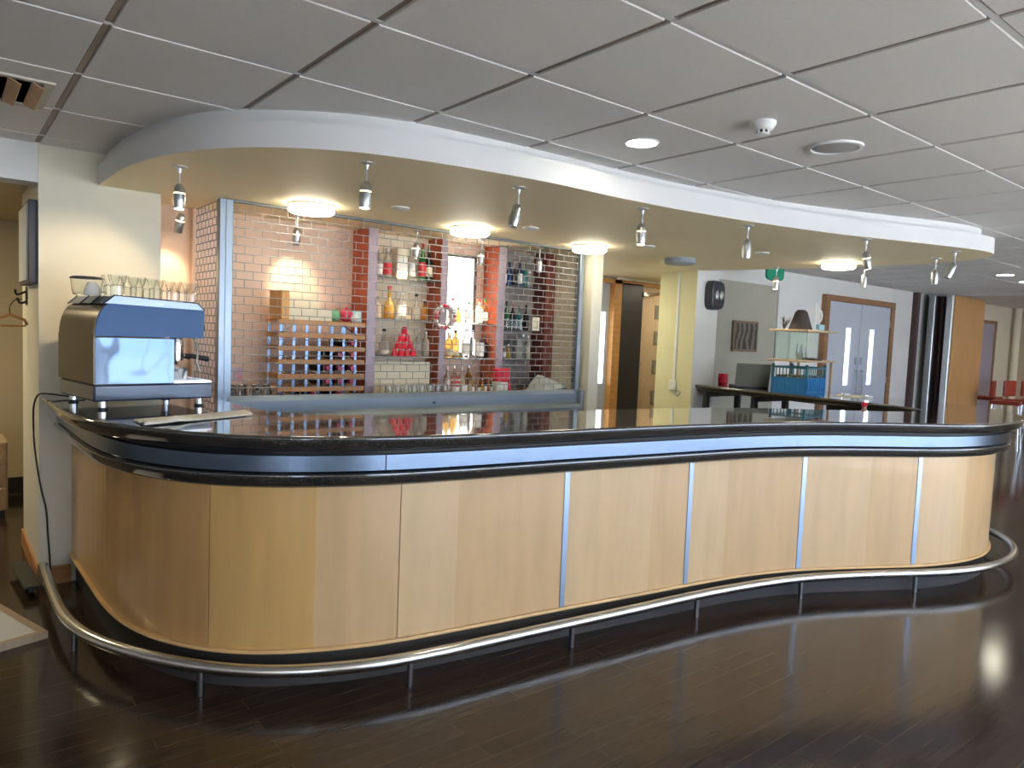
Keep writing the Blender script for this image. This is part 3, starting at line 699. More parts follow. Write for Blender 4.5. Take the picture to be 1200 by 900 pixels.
# wreath hanging on the second pillar
wre = empty('wreath', (2.995, 4.60, 1.585), 'silver Christmas wreath with red and white baubles hanging by the second pillar', 'wreath')
m = MB(); ring = [(.078 * math.cos(a), 0.0, .078 * math.sin(a)) for a in [2 * PI * i / 24 for i in range(25)]]
m.tube(ring, .016, 8, cap=False)
for i in range(90):
    a = random.random() * 2 * PI; b = random.random() * 2 * PI; rr = .078 + .02 * math.cos(b)
    p = Vector((rr * math.cos(a), .02 * math.sin(b), rr * math.sin(a))); d = Vector((math.cos(a) * math.cos(b), math.sin(b), math.sin(a) * math.cos(b))) * .022
    m.tube([p, p + d], .002, 4)
m.build('garland', mat('silver_tinsel', (.65, .62, .58), .3, .7), wre)
for i in range(16):
    a = 2 * PI * i / 16 + .1; m = MB(); r_ = .013 + .004 * (i % 2)
    m.lathe([(max(.0005, r_ * math.sin(PI * k / 8)), -r_ * math.cos(PI * k / 8)) for k in range(9)], 12, c=(.084 * math.cos(a), -.02, .084 * math.sin(a)))
    m.build('bauble', [red_m, chrome, white_p, mat('pink_bauble', (.80, .30, .35), .3)][i % 4], wre)
m = MB(); m.tube([(0, 0, .085), (0, .13, .16)], .0015, 5); m.build('hanging_loop', cap_r, wre)

# ------------------------------------------------------------------ ceiling fittings
def drum(x, y, lit, label, r=.135):
    e = empty('ceiling_light', (x, y, SB), label, 'ceiling light', 'round lights under the soffit')
    m = MB(); m.lathe([(r * 1.02, -.0), (r * 1.02, -.012), (r, -.014)], 32); m.build('base_ring', white_p if lit else slate, e)
    m = MB(); m.lathe([(r * .99, -.013), (r, -.04), (r * .9, -.052), (r * .5, -.057), (.001, -.058)], 32); m.build('diffuser', em_disc if lit else slate, e)
    return e
drum(1.757, 4.18, True, 'lit round drum light above left end of the shutter')
drum(2.887, 4.142, True, 'lit round drum light above the middle of the shutter')
drum(4.026, 4.128, True, 'lit round drum light above right end of the shutter')
drum(6.0, 3.128, True, 'lit round drum light over the right leg of the bar')
drum(5.081, 4.077, False, 'unlit blue-grey round light before the cream pillar')
for i, (x, y) in enumerate(((2.152, 3.817), (3.14, 3.793), (4.28, 3.75), (5.072, 3.27))):
    m = MB(); m.lathe([(.055, 0), (.055, -.006), (.045, -.012), (.001, -.012)], 20)
    o = tag(m.build('ceiling_vent', white_p), ['small white disc vent between first and second drum lights', 'small white disc vent between second and third drum lights', 'small white disc vent right of the third drum light', 'small white disc vent left of the fourth drum light'][i], 'vent', 'disc vents under the soffit')
    o.location = (x, y, SB)

def pendant(x, y, lit, label, tilt=(0, 0), aim=None, power=14, inner=False):
    e = empty('pendant_spotlight', (x, y, SB), label, 'spotlight', 'small silver spotlights under the soffit')
    m = MB(); m.lathe([(.035, 0), (.035, -.004), (.010, -.010), (.008, -.03)], 18); m.build('ceiling_cap', alu_lt, e)
    m = MB(); m.tube([(0, 0, -.02), (0, 0, -.085)], .0045, 8); m.build('stem', alu_lt, e)
    R = Matrix.Rotation(tilt[0], 4, 'X').to_3x3() @ Matrix.Rotation(tilt[1], 4, 'Y').to_3x3()
    m = MB(); m.lathe([(.002, 0), (.014, -.004), (.023, -.018), (.0265, -.04), (.0265, -.044)], 18, (0, 0, -.08), R)
    m.cur = 1 if lit else 0; m.lathe([(.0245, -.044), (.0245, -.049)], 18, (0, 0, -.08), R); m.cur = 0
    m.lathe([(.0265, -.049), (.0275, -.07), (.026, -.10), (.0225, -.118), (.021, -.118), (.021, -.108)], 18, (0, 0, -.08), R); m.build('housing', [steel, em_slot], e)
    m = MB(); m.lathe([(.001, -.1125), (.021, -.1125)], 16, (0, 0, -.08), R); m.build('lamp_face', em_spot if lit else white_p, e)
    if lit and aim:
        L = bpy.data.lights.new('halogen_beam', 'SPOT'); L.energy = power; L.color = (1, .78, .50); L.spot_size = math.radians(62); L.spot_blend = .7; L.shadow_soft_size = .03
        lo = bpy.data.objects.new('halogen_beam', L); COL.objects.link(lo); lo.parent = e
        p = Vector((0, 0, -.08)) + R @ Vector((0, 0, -.125)); lo.location = p
        d = Vector(aim) - (Vector((x, y, SB)) + p); lo.rotation_euler = d.to_track_quat('-Z', 'Y').to_euler()
    return e
pendant(.90, 3.69, True, 'lit pendant spotlight above the espresso machine', aim=(.60, 4.58, 1.55), power=16)
pendant(1.48, 2.93, True, 'lit pendant spotlight left of the first drum light', (0, .05), aim=(1.4, 2.9, 1.0), power=8)
pendant(2.248, 2.82, False, 'unlit tilted pendant spotlight right of the second drum light', (.0, .25))
pendant(3.055, 2.73, True, 'lit pendant spotlight right of the third drum light', aim=(3.0, 2.7, 1.0), power=8)
pendant(3.882, 2.61, False, 'unlit pendant spotlight left of the fourth drum light')
pendant(4.809, 2.33, True, 'lit tilted pendant spotlight right of the fourth drum light', (-.15, -.15), aim=(4.9, 2.2, 1.0), power=8)
pendant(6.12, 3.78, True, 'lit pendant spotlight beside the green exit sign', aim=(6.2, 3.7, 1.0), power=8)
pendant(6.18, 2.99, False, 'unlit pendant spotlight behind the fourth drum light')
pendant(6.05, 2.38, False, 'unlit pendant spotlight second from right end of the soffit')
pendant(5.70, 2.12, False, 'unlit tilted pendant spotlight at right end of the soffit', (.25, .3))
pendant(1.154, 4.675, True, 'pendant spotlight behind the first one, aimed at the peach wall left of the shutter', (.3, .1), aim=(1.12, 4.95, 1.75), power=5)
pendant(1.857, 4.64, True, 'pendant spotlight inside the shutter above the wine rack', (.2, 0), aim=(1.95, 4.95, 1.78), power=8)
pendant(2.739, 4.60, True, 'pendant spotlight inside the shutter above the tall cream carton', (.1, 0), aim=(2.78, 4.93, 1.65), power=12)
pendant(3.30, 4.57, True, 'pendant spotlight inside the shutter above the lit shelf window', (.1, 0), aim=(3.45, 4.9, 1.5), power=11)
pendant(3.90, 4.58, False, 'pendant spotlight inside the shutter before the dark shelves')

# fittings on the tiled ceiling
def downlight(x, y, r, label):
    e = empty('downlight', (x, y, CE), label, 'ceiling light')
    m = MB(); m.lathe([(r * 1.12, 0), (r * 1.12, -.004), (r, -.006), (r * .97, 0)], 28); m.build('trim_ring', white_p, e)
    m = MB(); m.lathe([(.001, -.0045), (r * .98, -.0045)], 28); m.build('diffuser', em_down, e); return e
downlight(2.518, 2.276, .070, 'lit round downlight in the tiled ceiling before the soffit')
downlight(9.342, 2.946, .08, 'lit small downlight far right in the tiled ceiling')
downlight(10.3, 3.02, .07, 'dim small downlight at the right edge of the tiled ceiling')
sd = empty('smoke_detector', (2.614, 1.719, CE), 'white domed smoke detector on a ceiling tile', 'smoke detector')
m = MB(); m.lathe([(.052, 0), (.052, -.012), (.049, -.016)], 24); m.build('base', white_p, sd)
m = MB(); m.lathe([(.048, -.016), (.040, -.030), (.030, -.034)], 24); m.lathe([(.028, -.046), (.026, -.052), (.001, -.053)], 24); m.build('cap', white_p, sd)
m = MB(); m.lathe([(.022, -.030), (.022, -.047)], 20); m.build('chamber', dark_m, sd)
for i in range(8):
    a = i * PI / 4; m = MB(); m.box(-.002, .002, -.004, .004, -.048, -.032); o = m.build('rib', white_p, sd); o.location = (.027 * math.cos(a), .027 * math.sin(a), 0); o.rotation_euler = (0, 0, a)
cs = empty('ceiling_speaker', (3.148, 1.695, CE), 'round white loudspeaker grille recessed in a ceiling tile', 'ceiling speaker')
m = MB(); m.lathe([(.118, 0), (.116, -.008), (.102, -.010), (.098, -.004)], 32); m.build('rim', white_p, cs)
m = MB(); m.lathe([(.098, -.004), (.06, -.012), (.001, -.016)], 32); m.build('grille', mat('speaker_mesh', (.50, .49, .47), .6, var=.3, scale=400), cs)
# square air vent
av = empty('air_vent', (.12, 3.58, CE), 'square ceiling air vent with angled brown louvres at the left edge', 'vent')
m = MB()
for b in ((-.26, .25, -.22, -.19), (-.26, .25, .19, .22), (-.26, -.23, -.19, .19), (.215, .25, -.19, .19)): m.box(b[0], b[1], b[2], b[3], -.008, 0)
m.build('frame', mat('vent_frame', (.55, .52, .44), .5), av)
m = MB(); m.box(-.23, .215, -.19, .19, .0, .0105); m.build('throat', mat('vent_dark', (.10, .07, .045), .6), av)
for i in range(6):
    x = -.20 + i * .075; m = MB()
    m.add([(x, -.185, -.006), (x + .04, -.185, -.024), (x + .043, -.185, -.022), (x + .003, -.185, -.004), (x, .185, -.006), (x + .04, .185, -.024), (x + .043, .185, -.022), (x + .003, .185, -.004)],
          [[0, 1, 2, 3], [7, 6, 5, 4], [0, 4, 5, 1], [1, 5, 6, 2], [2, 6, 7, 3], [3, 7, 4, 0]])
    m.build('louvre', mat('louvre_tan', (.55, .33, .17), .5), av)

# ------------------------------------------------------------------ espresso machine
esp = empty('espresso_machine', (.555, 3.735, CT), 'dark blue and chrome espresso machine on the left end of the bar', 'coffee machine', rotz=math.radians(9))
navy = mat('navy_gloss', (.035, .055, .10), .22, coat=.6); navy_s = mat('blue_satin_panel', (.018, .036, .07), .25, .7, bump=.06, scale=3)
bronze = mat('dark_bronze_back', (.10, .075, .05), .25, .7)
W_ = .50
def ex(m, n_, mt): return m.build(n_, mt, esp)
m = MB(); m.box(0, .555, 0, W_, .04, .118, bev=.008); ex(m, 'base_tray', navy)
m = MB(); m.box(.006, .36, .006, W_ - .006, .118, .338); ex(m, 'body', bronze)
m = MB(); m.box(.004, .358, -.002, .006, .120, .336, bev=.0015); ex(m, 'side_panel', mat('polished_side_panel', (.09, .125, .19), .06, 1.0, bump=.5, scale=5, detail=1))['label'] = 'mirror-polished steel side panel'
m = MB(); m.box(-.003, .006, .0, W_, .120, .345, bev=.0015); ex(m, 'back_panel', bronze)
# curved hood : profile in x-z, extruded in y
def extrude_xz(m, prof, y0, y1, smooth=False):
    n = len(prof); m.add([(x, y0, z) for x, z in prof] + [(x, y1, z) for x, z in prof], [list(range(n)), list(range(2 * n - 1, n - 1, -1))], False)
    m.add([(x, y0, z) for x, z in prof] + [(x, y1, z) for x, z in prof], [[i, (i + 1) % n, n + (i + 1) % n, n + i] for i in range(n)], smooth)
hood = [(0, .342), (.502, .342), (.505, .480), (.072, .492)] + [(.072 - .072 * math.sin(a) , .342 + .15 * math.cos(a)) for a in [PI / 2 * i / 8 for i in range(1, 8)]]
m = MB(); extrude_xz(m, hood, 0, W_, True); ex(m, 'hood', [bronze])
m = MB(); extrude_xz(m, [(x * .985 + .004, z) for x, z in hood], -.006, 0.0, False); ex(m, 'hood_side', navy_s)
m = MB(); extrude_xz(m, [(.045, .492), (.50, .482), (.475, .512), (.085, .528)], .0, W_); ex(m, 'cup_tray', mat('tray_steel', (.22, .25, .30), .3, 1.0))
m = MB(); m.tube([(.035, 0, .488), (.05, -.004, .50), (.085, -.004, .531)], .004, 6); ex(m, 'edge_trim', navy)
for yy in (.16, .32, W_): m = MB(); m.tube([(.038, yy, .489), (.08, yy, .53)], .003, 6); ex(m, 'edge_trim', navy)
m = MB(); m.tube([(.085, -.002, .531), (.47, -.002, .516), (.505, -.002, .482)], .003, 6); ex(m, 'edge_trim', navy)
m = MB(); m.box(.28, .30, -.002, .002, .497, .503); ex(m, 'indicator_light', mat('green_led', (.1, 1, .4), .4, emit=3))
for (x, y) in ((.05, .04), (.50, .04), (.05, W_ - .05), (.50, W_ - .05)):
    m = MB(); m.lathe([(.020, .008), (.020, .04)], 16, (x, y, 0)); m.cur = 1; m.lathe([(.023, 0), (.023, .010)], 16, (x, y, 0)); ex(m, 'foot', [chrome, black_soft])
m = MB(); m.box(.36, .55, .01, W_ - .01, .118, .126); 
for i in range(14): m.box(.365, .545, .02 + i * .034, .03 + i * .034, .126, .130)
ex(m, 'drip_grate', steel)
for yy in (.14, .36):
    m = MB(); m.lathe([(.036, .262), (.036, .305), (.030, .345)], 20, (.425, yy, 0)); g_ = ex(m, 'group_head', chrome)
    m = MB(); m.lathe([(.034, .225), (.036, .262), (.030, .268)], 20, (.425, yy, 0)); m.tube([(.425, yy, .245), (.47, yy, .250)], .008, 8); m.cur = 1
    m.tube([(.47, yy, .250), (.50, yy - .005, .247), (.585, yy - .012, .232)], .010, 10, r2=.015); m.cur = 0; m.tube([(.425, yy, .225), (.425, yy - .015, .205)], .006, 6); m.tube([(.425, yy, .225), (.425, yy + .015, .205)], .006, 6)
    ex(m, 'portafilter', [chrome, black_soft])
m = MB(); m.tube([(.47, .05, .345), (.49, .04, .30), (.485, .03, .22), (.495, .02, .17)], .005, 8); ex(m, 'steam_wand', chrome)
m = MB(); m.lathe([(.020, 0), (.023, .008), (.021, .024), (.006, .028)], 16, (.503, .06, .395), Matrix.Rotation(PI / 2, 4, 'Y').to_3x3()); ex(m, 'steam_knob', black_soft)
m = MB(); m.lathe([(.020, 0), (.023, .008), (.021, .024), (.006, .028)], 16, (.503, .44, .395), Matrix.Rotation(PI / 2, 4, 'Y').to_3x3()); ex(m, 'steam_knob', black_soft)
m = MB(); m.lathe([(.040, .135), (.047, .19), (.044, .19), (.037, .138)], 18, (.40, .06, 0)); ex(m, 'milk_jug', steel)
m = MB(); m.box(.362, .43, .02, .08, .131, .175); ex(m, 'tamper_base', white_p)
RZ = math.radians(9)
def em(x, y, z):
    return (.555 + x * math.cos(RZ) - y * math.sin(RZ), 3.735 + x * math.sin(RZ) + y * math.cos(RZ), CT + z)
# latte glasses
lg = empty('latte_glass', em(.115, .045, .528), 'faceted latte glass standing on top of the espresso machine', 'glass', 'latte glasses on the espresso machine')
m = MB(); m.lathe([(.030, 0), (.031, .045), (.026, .052), (.035, .070), (.041, .098), (.039, .098), (.033, .070), (.024, .053), (.028, .044), (.027, .006), (.001, .006)], 10, smooth=False); m.build('bowl', glass, lg)
for j in range(2):
    for i in range(5):
        if i or j: dup(lg, em(.115 + i * .0845, .045 + j * .088, .528 - .0028 * i * 1.05), rotz=i * .5)
# jar with lid & cups
jar = empty('glass_jar', em(.055, .27, .531), 'round clear jar with flat black lid at the back of the espresso machine', 'jar')
m = MB(); m.lathe([(.058, 0), (.064, .02), (.070, .075), (.068, .075), (.061, .02), (.055, .004), (.001, .004)], 24); m.build('bowl', glass, jar)
m = MB(); m.lathe([(.073, .076), (.073, .082), (.060, .088), (.001, .089)], 24); m.build('lid', black_soft, jar)
for k, (x, y) in enumerate(((.045, .165), (.13, .43), (.225, .43))):
    c = empty('coffee_cup', em(x, y, .529), ['nearest', 'middle', 'furthest'][k] + ' white coffee cup upside down beside the black-lidded jar', 'cup', 'white cups on the espresso machine')
    m = MB(); m.lathe([(.036, 0), (.034, .03), (.022, .055), (.018, .06), (.016, .056)], 18); m.build('bowl', mat('white_china', (.82, .82, .78), .2), c)
    m = MB(); m.tube([(.034, 0, .012), (.052, 0, .015), (.050, 0, .035), (.030, 0, .04)], .004, 6); m.build('handle', mat('white_china', (1, 1, 1)), c)
# tea towel
def towel(u, v):
    x = .64 + u * .50; y = 3.225 + u * .20 + (v - .5) * (.20 - .02 * u)
    z = CT + .003 + .012 * math.exp(-((v - .15) / .12) ** 2) * (.5 + .5 * math.sin(5 * u + 1)) + .010 * math.sin(PI * v) * u + .014 * math.exp(-((u - .28) / .06) ** 2 - ((v - .25) / .2) ** 2)
    return (x, y, z)
tt = tag(cloth('tea_towel', towel, 40, 16, fabric, .004), 'folded cream tea towel lying before the espresso machine', 'towel')
# power cable
pts = [(.60, 4.30, CT + .006), (.52, 4.36, CT + .012), (.455, 4.40, CT + .02), (.412, 4.46, CT + .012), (.395, 4.50, 1.0), (.397, 4.555, .90), (.405, 4.57, .75), (.43, 4.575, .55), (.455, 4.577, .42), (.463, 4.577, .28), (.47, 4.575, .17), (.475, 4.565, .03)]
def smooth3(p, n=6):
    out = []
    P = [p[0]] + list(p) + [p[-1]]
    for i in range(1, len(P) - 2):
        for k in range(n):
            t = k / n; out.append(tuple(.5 * ((2 * P[i][d]) + (-P[i - 1][d] + P[i + 1][d]) * t + (2 * P[i - 1][d] - 5 * P[i][d] + 4 * P[i + 1][d] - P[i + 2][d]) * t * t + (-P[i - 1][d] + 3 * P[i][d] - 3 * P[i + 1][d] + P[i + 2][d]) * t ** 3) for d in range(3)))
    return out + [p[-1]]
m = MB(); m.tube(smooth3(pts), .0045, 8); tag(m.build('power_cable', black_soft), 'thin black cable hanging down the column at the left end of the bar', 'cable')

# ------------------------------------------------------------------ far leg of the bar: mug, laptop, crate, shelf unit
mug = empty('mug', (6.56, 4.60, CT), 'red mug near the far end of the bar by the pillar', 'mug')
m = MB(); m.lathe([(.045, 0), (.05, .005), (.05, .105), (.046, .105), (.044, .01), (.001, .01)], 20); m.build('body', red_m, mug)
m = MB(); m.tube(smooth3([(-.048, 0, .085), (-.08, 0, .075), (-.08, 0, .035), (-.048, 0, .022)], 4), .007, 8); m.build('handle', red_m, mug)
lt = empty('laptop', (6.26, 4.06, CT), 'open laptop with olive grey lid on the far leg of the bar', 'laptop', rotz=math.radians(-42))
m = MB(); m.box(-.165, .165, .0, .23, .0, .018, bev=.004); m.build('base', black_soft, lt)
m = MB(); m.box(-.165, .165, -.006, .0, .0, .235, bev=.0028); o = m.build('screen', lap_m, lt); o.location = (0, 0, .014); o.rotation_euler = (math.radians(14), 0, 0)
m = MB(); m.box(-.14, .14, .03, .14, .018, .020); m.build('keyboard', slate, lt)
# crate
cr = empty('bottle_crate', (6.235, 3.475, CT), 'blue plastic bottle crate with open slatted rim on the bar', 'crate', rotz=math.radians(3))
cw, cd, ch = .38, .35, .25
m = MB()
m.box(0, cw, 0, cd, 0, .012)
for b in ((0, cw, 0, .012), (0, cw, cd - .012, cd), (0, .012, 0, cd), (cw - .012, cw, 0, cd)): m.box(b[0], b[1], b[2], b[3], .012, .135)
for i in range(8): m.box(.02 + i * .047, .03 + i * .047, -.006, 0, .02, .13)
for i in range(7): m.box(-.006, 0, .03 + i * .047, .04 + i * .047, .02, .13)
m.build('body', blue_m, cr)
m = MB()
for x in (0, cw - .02):
    for y in (0, cd - .02): m.box(x, x + .02, y, y + .02, .135, ch + .01)
for b in ((0, cw, 0, .014), (0, cw, cd - .014, cd), (0, .014, 0, cd), (cw - .014, cw, 0, cd)): m.box(b[0], b[1], b[2], b[3], ch - .03, ch - .012)
for i in range(10): m.box(.03 + i * .034, .037 + i * .034, .003, .010, .135, ch - .02)
for i in range(9): m.box(.003, .010, .03 + i * .034, .037 + i * .034, .135, ch - .02)
m.build('slatted_rim', teal_m, cr)
m = MB(); m.box(.03, cw - .03, .03, cd - .03, .10, .155); m.build('contents', mat('yellow_packets', (.65, .50, .22), .6, col2=(.10, .10, .09), scale=25), cr)
# shelf unit
su = empty('display_stand', (6.20, 3.475, CT), 'display stand of two wooden shelves with glass panels over the blue crate', 'display stand', rotz=math.radians(3))
sw, sd_ = .60, .38
for z in (.283, .566):
    m = MB(); m.box(-.005, sw, -.005, sd_, z, z + .018, bev=.003); m.build('shelf', wood_lt, su)
for b in ((.05, .056, .03, sd_ - .05), (.05, .34, sd_ - .04, sd_ - .034), (.28, .286, .03, sd_ - .05)):
    m = MB(); m.box(b[0], b[1], b[2], b[3], .301, .566); m.build('glass_panel', glass_g, su)
for (x, y) in ((sw - .03, .02), (sw - .03, sd_ - .03), (.41, sd_ - .03)):
    m = MB(); m.box(x, x + .02, y, y + .02, 0, .283); m.build('leg', wood_lt, su)
def sp(x, y, z): a = math.radians(3); return (6.20 + x * math.cos(a) - y * math.sin(a), 3.475 + x * math.sin(a) + y * math.cos(a), CT + z)
m = MB()
p = [(.105, 0), (.105, .008), (.055, .165), (.035, .185), (.018, .187)]
m.lathe(p, 4 * 6, smooth=True); o = tag(m.build('lampshade', mat('charcoal_shade', (.035, .03, .032), .8)), 'dark tapering shade standing on the upper wooden shelf', 'lampshade'); o.location = sp(.17, .16, .584)
m = MB()
for i in range(26):
    a = random.uniform(-.9, .9); b = random.uniform(-.5, .5); L = random.uniform(.09, .17)
    m.tube([(0, 0, 0), (math.sin(a) * L * .5, math.sin(b) * L * .3, math.cos(a) * L * .6), (math.sin(a) * L, math.sin(b) * L * .5, math.cos(a) * L * .9)], .004, 5, r2=.001)
o = tag(m.build('dried_plant', mat('brown_twigs', (.05, .042, .036), .8)), 'dark dried twigs at left end of the upper wooden shelf', 'plant'); o.location = sp(.05, .26, .584)
rs = empty('ring_stand', sp(.335, .1, .584), 'white post with a ring ornament on the upper wooden shelf', 'ornament')
m = MB(); m.lathe([(.03, 0), (.03, .008), (.006, .012)], 16); m.tube([(0, 0, .005), (0, 0, .245)], .006, 8); m.build('post', white_p, rs)
m = MB(); m.tube([(.07 + .045 * math.cos(a), 0, .14 + .055 * math.sin(a)) for a in [2 * PI * i / 20 for i in range(21)]], .008, 8, cap=False); m.tube([(0, 0, .14), (.026, 0, .14)], .003, 6); m.build('ring', white_p, rs)
m = MB(); m.box(-.05, .05, -.02, .02, 0, .06, bev=.003); o = tag(m.build('blue_box', mat('pale_teal_box', (.30, .50, .58), .5)), 'small pale blue box beside the ring ornament', 'box'); o.location = sp(.44, .1, .584)
for k, (x, y, h, r_, nm) in enumerate(((.10, .12, .15, .03, 'tall glass vase at left on the lower wooden shelf'), (.17, .1, .07, .025, 'short glass candle holder on the lower wooden shelf'), (.215, .14, .12, .03, 'rounded glass vase by the dark book on the lower wooden shelf'))):
    m = MB(); m.lathe([(r_ * .7, 0), (r_, h * .4), (r_ * .75, h), (r_ * .65, h), (r_ * .85, h * .4), (.001, .005)], 14); o = tag(m.build('vase', glass), nm, 'vase'); o.location = sp(x, y, .301)
m = MB(); m.box(-.09, .05, -.06, .06, 0, .022, bev=.003); o = tag(m.build('book', mat('dark_cover', (.10, .07, .06), .5)), 'dark book lying at front on the lower wooden shelf', 'book'); o.location = sp(.29, .07, .301)
# papers and clear tape dispensers beyond crate
m = MB(); m.box(-.14, .14, -.10, .10, 0, .004); m.box(-.12, .15, -.09, .11, .004, .007); o = tag(m.build('paper_stack', mat('cream_paper', (.75, .68, .50), .7)), 'sheets of cream paper on the bar right of the blue crate', 'paper'); o.location = (6.40, 3.15, CT); o.rotation_euler = (0, 0, .3)
for k, (x, y) in enumerate(((6.28, 3.12), (6.36, 2.96))):
    m = MB(); m.box(-.03, .03, -.02, .02, 0, .022, bev=.004); o = tag(m.build('card_holder', white_p), ['small white holder on the cream paper nearer the crate', 'small white holder further right of the crate'][k], 'holder'); o.location = (x, y, CT + (.008 if k == 0 else 0)); o.rotation_euler = (0, 0, -.6)

# under the far leg: storage seen through the gap
m = MB(); m.box(6.12, 6.56, 3.40, 3.80, .0, .72, bev=.01); m.box(6.10, 6.58, 3.38, 3.82, .72, .78, bev=.005); tag(m.build('storage_bin', mat('dark_bin', (.045, .035, .035), .5)), 'dark storage bin under the far leg of the bar', 'bin')
ws = empty('service_shelf', (5.5, 2.7, 0), 'low dark service shelf inside the bar at the right', 'shelf')
m = MB(); m.box(-.28, .16, -.28, .5, .895, .915); m.build('top', black_soft, ws)
for x, y in ((-.26, -.26), (.13, -.26), (-.26, .47), (.13, .47)):
    m = MB(); m.tube([(x, y, 0), (x, y, .895)], .012, 8); m.build('leg', black_soft, ws)
sb = empty('spray_bottle', (5.36, 2.52, .915), 'small spray bottle with red trigger inside the bar', 'spray bottle')
m = MB(); m.lathe([(.03, 0), (.034, .01), (.034, .09), (.014, .12), (.014, .135)], 14); m.build('body', mat('pale_spray', (.75, .72, .50), .4), sb)
m = MB(); m.box(-.03, .018, -.012, .012, .135, .165, bev=.003); m.tube([(-.015, 0, .14), (-.028, 0, .105)], .005, 6); m.build('trigger', red_m, sb)

# ------------------------------------------------------------------ pillar fittings
sk = empty('wall_speaker', (6.225, 4.566, 1.96), 'dark oval wall loudspeaker high on the white pillar face', 'loudspeaker')
m = MB(); segs = 28
def sup(a, rx, rz, p=.55): c, s_ = math.cos(a), math.sin(a); return (rx * math.copysign(abs(c) ** p, c), rz * math.copysign(abs(s_) ** p, s_))
R0 = [sup(2 * PI * i / segs, .115, .15) for i in range(segs)]
vs = []
for sc_, yy in ((1, 0), (1, -.05), (.93, -.085), (.80, -.095)): vs += [(x * sc_, yy, z * sc_) for x, z in R0]
m.add(vs, [[i * segs + j, i * segs + (j + 1) % segs, (i + 1) * segs + (j + 1) % segs, (i + 1) * segs + j] for i in range(3) for j in range(segs)] + [list(range(3 * segs, 4 * segs))], False)
m.build('cabinet', mat('charcoal_speaker', (.045, .05, .06), .35), sk)
MX = Matrix.Rotation(PI / 2, 4, 'X').to_3x3()
for x in (-.03, .045):
    m = MB(); m.lathe([(.030, .095), (.026, .100), (.001, .104)], 18, (x, 0, .0), MX @ Matrix.Diagonal((1, 1.6, 1))); m.build('cone', steel, sk)
m = MB(); m.box(5.966, 5.98, 4.775, 4.80, 1.07, 2.19); cd_ = tag(m.build('trunking', white_p), 'slim white vertical cable trunking on the cream pillar', 'cable trunking')
so = empty('wall_socket', (5.98, 4.80, 1.0), 'white wall socket with dangling cable on the cream pillar', 'socket')
m = MB(); m.box(-.025, 0, -.045, .04, -.03, .07, bev=.003); m.build('plate', white_p, so)
m = MB(); m.tube(smooth3([(-.02, -.03, .0), (-.04, -.05, -.06), (-.04, -.10, -.085), (-.03, -.12, -.04), (-.04, -.09, -.03)], 5), .006, 6); m.build('cable', slate, so)
# exit sign
es = empty('exit_sign', (6.93, 4.3, CE), 'green hanging exit sign behind the end of the soffit', 'exit sign')
m = MB(); pp = [(-.16, -.03), (-.16, -.175), (-.13, -.20), (-.05, -.215), (.05, -.215), (.13, -.20), (.16, -.175), (.16, -.03)]
m.add([(x, -.012, z) for x, z in pp] + [(x, .012, z) for x, z in pp], [list(range(8)), list(range(15, 7, -1))] + [[i, (i + 1) % 8, 8 + (i + 1) % 8, 8 + i] for i in range(8)])
m.build('panel', mat('exit_green', (.02, .32, .18), .4), es)
m = MB(); m.box(-.12, -.115, -.003, .003, -.03, 0); m.box(.115, .12, -.003, .003, -.03, 0); m.build('hanger', white_p, es)

# ------------------------------------------------------------------ double doors, picture
def vision_door(x0, x1, y, z1, parent_name, handle_side, mt):
    d = bpy.data.objects.new(parent_name, None); COL.objects.link(d); d.location = (x0, y, 0); d['kind'] = 'structure'
    w = x1 - x0; px0 = w * .5 - .05 + (.10 if handle_side > 0 else -.10); m = MB()
    for b in ((0, px0, 0, z1), (px0 + .13, w, 0, z1), (px0, px0 + .13, 0, .98), (px0, px0 + .13, 1.75, z1)): m.box(b[0], b[1], -.02, .02, b[2], b[3])
    m.build('leaf', mt, d)
    m = MB(); m.box(px0, px0 + .13, -.006, .006, .98, 1.75); m.build('vision_pane', em_pane, d)
    hx = w - .07 if handle_side > 0 else .07
    m = MB(); m.tube([(hx, -.03, .78), (hx, -.06, .80), (hx, -.06, 1.16), (hx, -.03, 1.18)], .011, 8); m.build('handle', steel, d)
    m = MB(); m.box(hx - .03, hx + .03, -.026, -.02, 1.26, 1.36); m.build('push_plate', slate, d)
    for zz in (.3, 1.0, 1.8):
        m = MB(); m.box((0 if handle_side > 0 else w) - .012, (0 if handle_side > 0 else w) + .012, -.028, -.02, zz, zz + .09); m.build('hinge', steel, d)
    return d
vision_door(9.02, 9.875, 4.80, 2.08, 'door_1', 1, door_blue)
vision_door(9.885, 10.74, 4.80, 2.08, 'door_2', -1, door_blue)
m = MB()
for b in ((8.90, 9.01, 0, 2.16), (10.75, 10.86, 0, 2.16)): m.box(b[0], b[1], 4.765, 4.829, b[2], b[3])
m.box(9.01, 10.75, 4.765, 4.829, 2.085, 2.16); struct(m.build('trim_3', wood_md))
pc = empty('picture', (7.25, 4.843, 1.565), 'square abstract picture in brown and grey on the olive wall', 'picture')
m = MB(); m.box(-.24, .24, -.03, 0, -.175, .175, bev=.004); m.build('frame', mat('rustic_frame', (.22, .15, .09), .6), pc)
